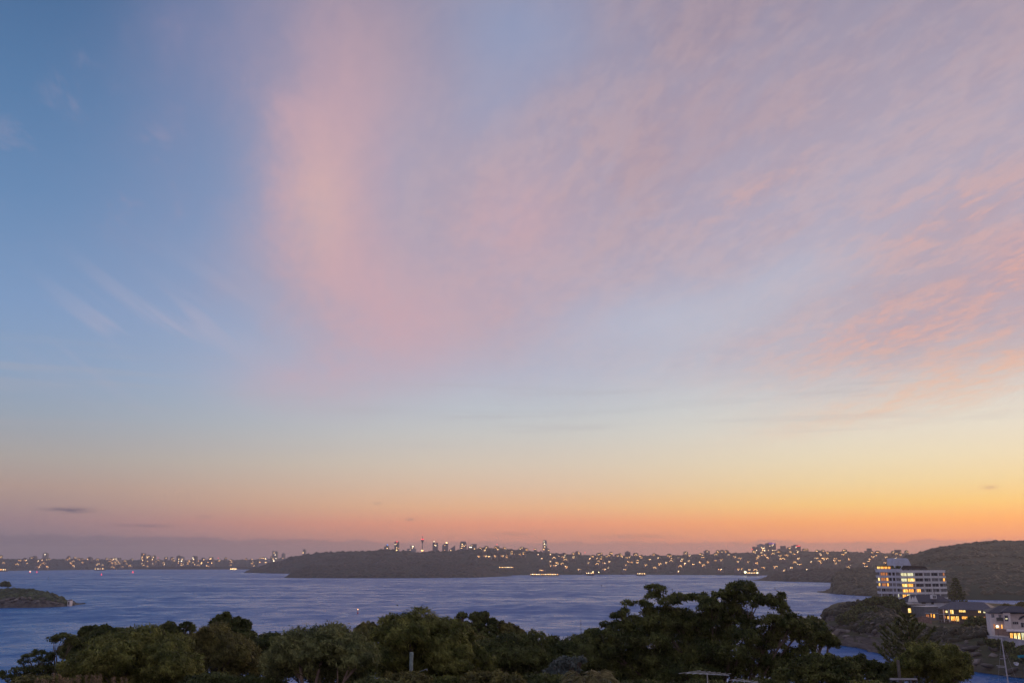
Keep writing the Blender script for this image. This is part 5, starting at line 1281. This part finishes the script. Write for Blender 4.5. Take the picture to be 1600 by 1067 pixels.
LSEG = [(25, 'at the left edge of the small left point'), (60, 'below the middle scrub of the left point'), (92, 'left of the pale sheds on the left point'), (9999, 'between the sheds at the left point tip')]
boulders([(point_at(px, t), rg.uniform(.7, 2.3), px) for px, t in [(rg.uniform(1293, 1620), rg.uniform(.0, .10)) for _ in range(70)]], lambda px, c, z: '%s %s sandstone boulder %s' % (z, c, seg(px, BSEG)), 'boulders round the foot of the point', 1.0, 3)
boulders([(left_point.at(px, t) + Vector((0, -.6, .4)), rg.uniform(.6, 1.7), px) for px, t in [(rg.uniform(-10, 117), rg.uniform(.02, .24)) for _ in range(46)]], lambda px, c, z: '%s %s sandstone boulder %s' % (z, c, seg(px, LSEG)), 'boulders round the small left point', 1.15, 4)
def shed(px, py0, py1, w, label):
    Y = at_z(px, 946.5).y - 2; a, b = at_y(px - w, py1, Y), at_y(px + w, py0, Y); root = empty('boat_shed', (a.x, Y, a.z)); tag(root, label, 'shed')
    W_, H_ = b.x - a.x, b.z - a.z
    MB().box(0, W_, 0, 4, -3, H_).build('wall', M['cream'], root); MB().prism([(-.2, H_ + .01), (W_ + .2, H_ + .01), (W_ / 2, H_ + .7)], -.2, 4.2).build('roof', M['roof_grey'], root)
    MB().box(W_ * .3, W_ * .7, -.06, -.01, 0, H_ * .7).build('door', M['dark_wall'], root)
shed(92.5, 938.5, 943, 1.6, 'tiny pale boat shed on the rocks of the left point, left of two')
shed(107.5, 937.8, 944, 2.4, 'small pale boat shed at the tip of the left point, right of two')

# ================================================================== near bits
def near_yacht():
    Y = 165; rt = yacht(1564.5, 996, Y, 'tall pale yacht mast with cross trees rising before the right shore', lean=-.035, detail=False)
    inv = rt.location
    for (py, a, b, tilt) in ((1028.5, 1562.5, 1572.8, .0), (1039.3, 1557, 1571.8, -.1), (1041.3, 1559, 1571, -.1), (1054.6, 1574.5, 1579, .0), (1055.4, 1568.5, 1575, 0)):
        p, q = at_y(a, py, Y - .1), at_y(b, py + (1.2 if tilt else 0), Y - .1)
        MB().tube([tuple(p - inv), tuple(q - inv)], [.035, .035], 5).build('cross_tree', M['mast'], rt)
near_yacht()
yacht(907.5, 966, at_z(908, 1012).y, 'faint thin yacht mast seen over the low dome beside the big tree', 0.0, detail=True, hull_l=7, col='dark_metal')
def dinghy(px, py, Y, rz, label, m):
    p = at_y(px, py, Y); root = empty('dinghy', (p.x, p.y, p.z), rz); tag(root, label, 'dinghy'); n = 9; vs_, fs = [], []
    for i in range(n):
        t = i / (n - 1); w = .62 * math.sin(math.pi * (.18 + .82 * t)) ** .6 if t < 1 else .04; x = -1.3 + 2.6 * t
        vs_ += [(x, -w, .55 + .15 * t), (x, -w * .6, .1), (x, 0, 0), (x, w * .6, .1), (x, w, .55 + .15 * t)]
    for i in range(n - 1):
        for j in range(4): fs.append((i * 5 + j, (i + 1) * 5 + j, (i + 1) * 5 + j + 1, i * 5 + j + 1))
    fs.append((0, 1, 2, 3, 4))
    MB().add(vs_, fs).build('hull', M[m], root)
    for x in (-.5, .4): MB().box(x, x + .22, -.55, .55, .4, .44).build('thwart', M['timber'], root)
dinghy(1588, 1039, 250, 1.2, 'small white dinghy drawn up on the rocks beside the mast', 'hull')
dinghy(1598, 1027, 258, .3, 'teal covered dinghy at the right edge above the rocks', 'teal')
def stalk_plant(px, top, Y, n, seed, label):
    rng = np.random.default_rng(seed); c = at_y(px, 1075, Y); root = empty('seed_stalks', (c.x, Y, c.z - 1.0)); tag(root, label, 'plant'); st = MB(); Q = []
    for i in range(n):
        tp = at_y(px + rng.normal(0, 7), top + abs(rng.normal(0, 4)), Y + rng.uniform(-.2, .2)) - root.location; b = Vector((tp.x * .5 + rng.normal(0, .04), tp.y * .5, 0))
        st.tube([tuple(b), tuple(b.lerp(tp, .6) + Vector((.01, 0, 0))), tuple(tp)], [.006, .005, .003], 5)
        m = 70; s = rng.random(m); pos = np.array(tp) - np.outer(s, [0, 0, .16]) + rng.normal(0, .014, (m, 3)); d = unit(rng.normal(0, .6, (m, 3)) + np.array([0, 0, .8])); Q.append(leaf_quads(pos, d, unit(rng.normal(size=(m, 3))), np.full(m, .03), np.full(m, .011)))
    st.build('stem', M['timber'], root); o = bpy.data.objects.new('seed_head', quads_mesh('seed_head', np.concatenate(Q), M['seed'])); link(o, root); o['kind'] = 'stuff'
for i, (px, top, n) in enumerate([(73, 1058, 6), (97, 1052, 8), (112, 1057, 5), (127, 1052, 3), (143, 1053, 8), (186, 1056, 5)]):
    stalk_plant(px, top, 15 + i * .3, n, 300 + i, ['dry pale seed stalks at the bottom left, leftmost clump', 'dry pale seed stalks below the orange twig, second clump from the left', 'short dry seed stalks, third clump from the left', 'thin tall dry seed stalks, fourth clump from the left', 'dense dry seed stalks, fifth clump from the left', 'dry seed stalks standing alone, rightmost clump'][i])
def vent_post():
    Y = 43; a, b = at_y(643, 1018.5, Y), at_y(643, 1075, Y); gz = hill_z(a.x, Y); root = empty('vent_post', (a.x, Y, gz)); tag(root, 'grey green round vent post standing out of the brown bush', 'post'); h = a.z - gz
    r = 2.7 * Y / F_PX
    MB().lathe([(r, -.5), (r, h - .22)], 0, 0, 14).build('pipe', M['post'], root); MB().lathe([(r * 1.06, h - .218), (r * 1.06, h - .02), (r * .9, h)], 0, 0, 14).build('cap', M['post'], root)
vent_post()
def bracket():
    Y = 43; p = at_y(652, 1050, Y); q = at_y(667, 1044.5, Y); gz = hill_z(p.x, Y); root = empty('bracket_arm', (p.x, Y, gz)); tag(root, 'thin white metal arm with hooked end beside the vent post', 'bracket'); o = Vector((p.x, Y, gz))
    MB().tube([(0, 0, -.3), tuple(p - o), tuple(q - o)], [.02, .014, .012], 6).build('arm', M['metal'], root); e = q - o; MB().tube([tuple(e + Vector((0, 0, .005))), tuple(e + Vector((.01, 0, -.08)))], [.018, .018], 6).build('hook', M['metal'], root)
bracket()
def aerial(px, py, Y, half, label, n=7, seed=1):
    rng = random.Random(seed); p = at_y(px, py, Y); zb = hill_z(p.x, Y) - .3; root = empty('television_aerial', (p.x, Y, zb)); tag(root, label, 'aerial'); h = p.z - zb; u = Y / F_PX
    MB().tube([(0, 0, 0), (0, 0, h + .02)], [.03, .012], 8).build('mast', M['metal'], root)
    b0, b1 = Vector((-half * u * .9, .25, h)), Vector((half * u * .9, -.35, h + .01)); MB().tube([tuple(b0), tuple(b1)], [.010, .010], 6).build('boom', M['metal'], root)
    for k in range(n):
        t = (k + .5) / n; c = b0.lerp(b1, t); L = half * u * (.95 - .55 * t); d = Vector((.72, .68, .0)).normalized() * L
        MB().tube([tuple(c - d + Vector((0, 0, .02))), tuple(c + d + Vector((0, 0, .02)))], [.0055, .0055], 5).build('element', M['metal'], root)
aerial(1105, 1052.5, 22, 30, 'television aerial with many rods at the bottom under the big tree')
aerial(1163, 1064, 23, 16, 'smaller television aerial just showing at the bottom edge', 5)
def timber_post():
    Y = 58; a = at_y(1403, 1031, Y); gz = hill_z(a.x, Y); root = empty('timber_post', (a.x, Y, gz)); tag(root, 'weathered timber post before the olive topped dome at lower right', 'post')
    h = a.z - gz; MB().tube([(0, 0, -.5), (0, 0, h)], [.1, .09], 10).build('pole', M['timber'], root); z = at_y(1403, 1060, Y).z - gz
    MB().box(-.6, 1.0, -.12, -.02, z - .05, z + .05).build('cross_arm', M['metal'], root)
timber_post()
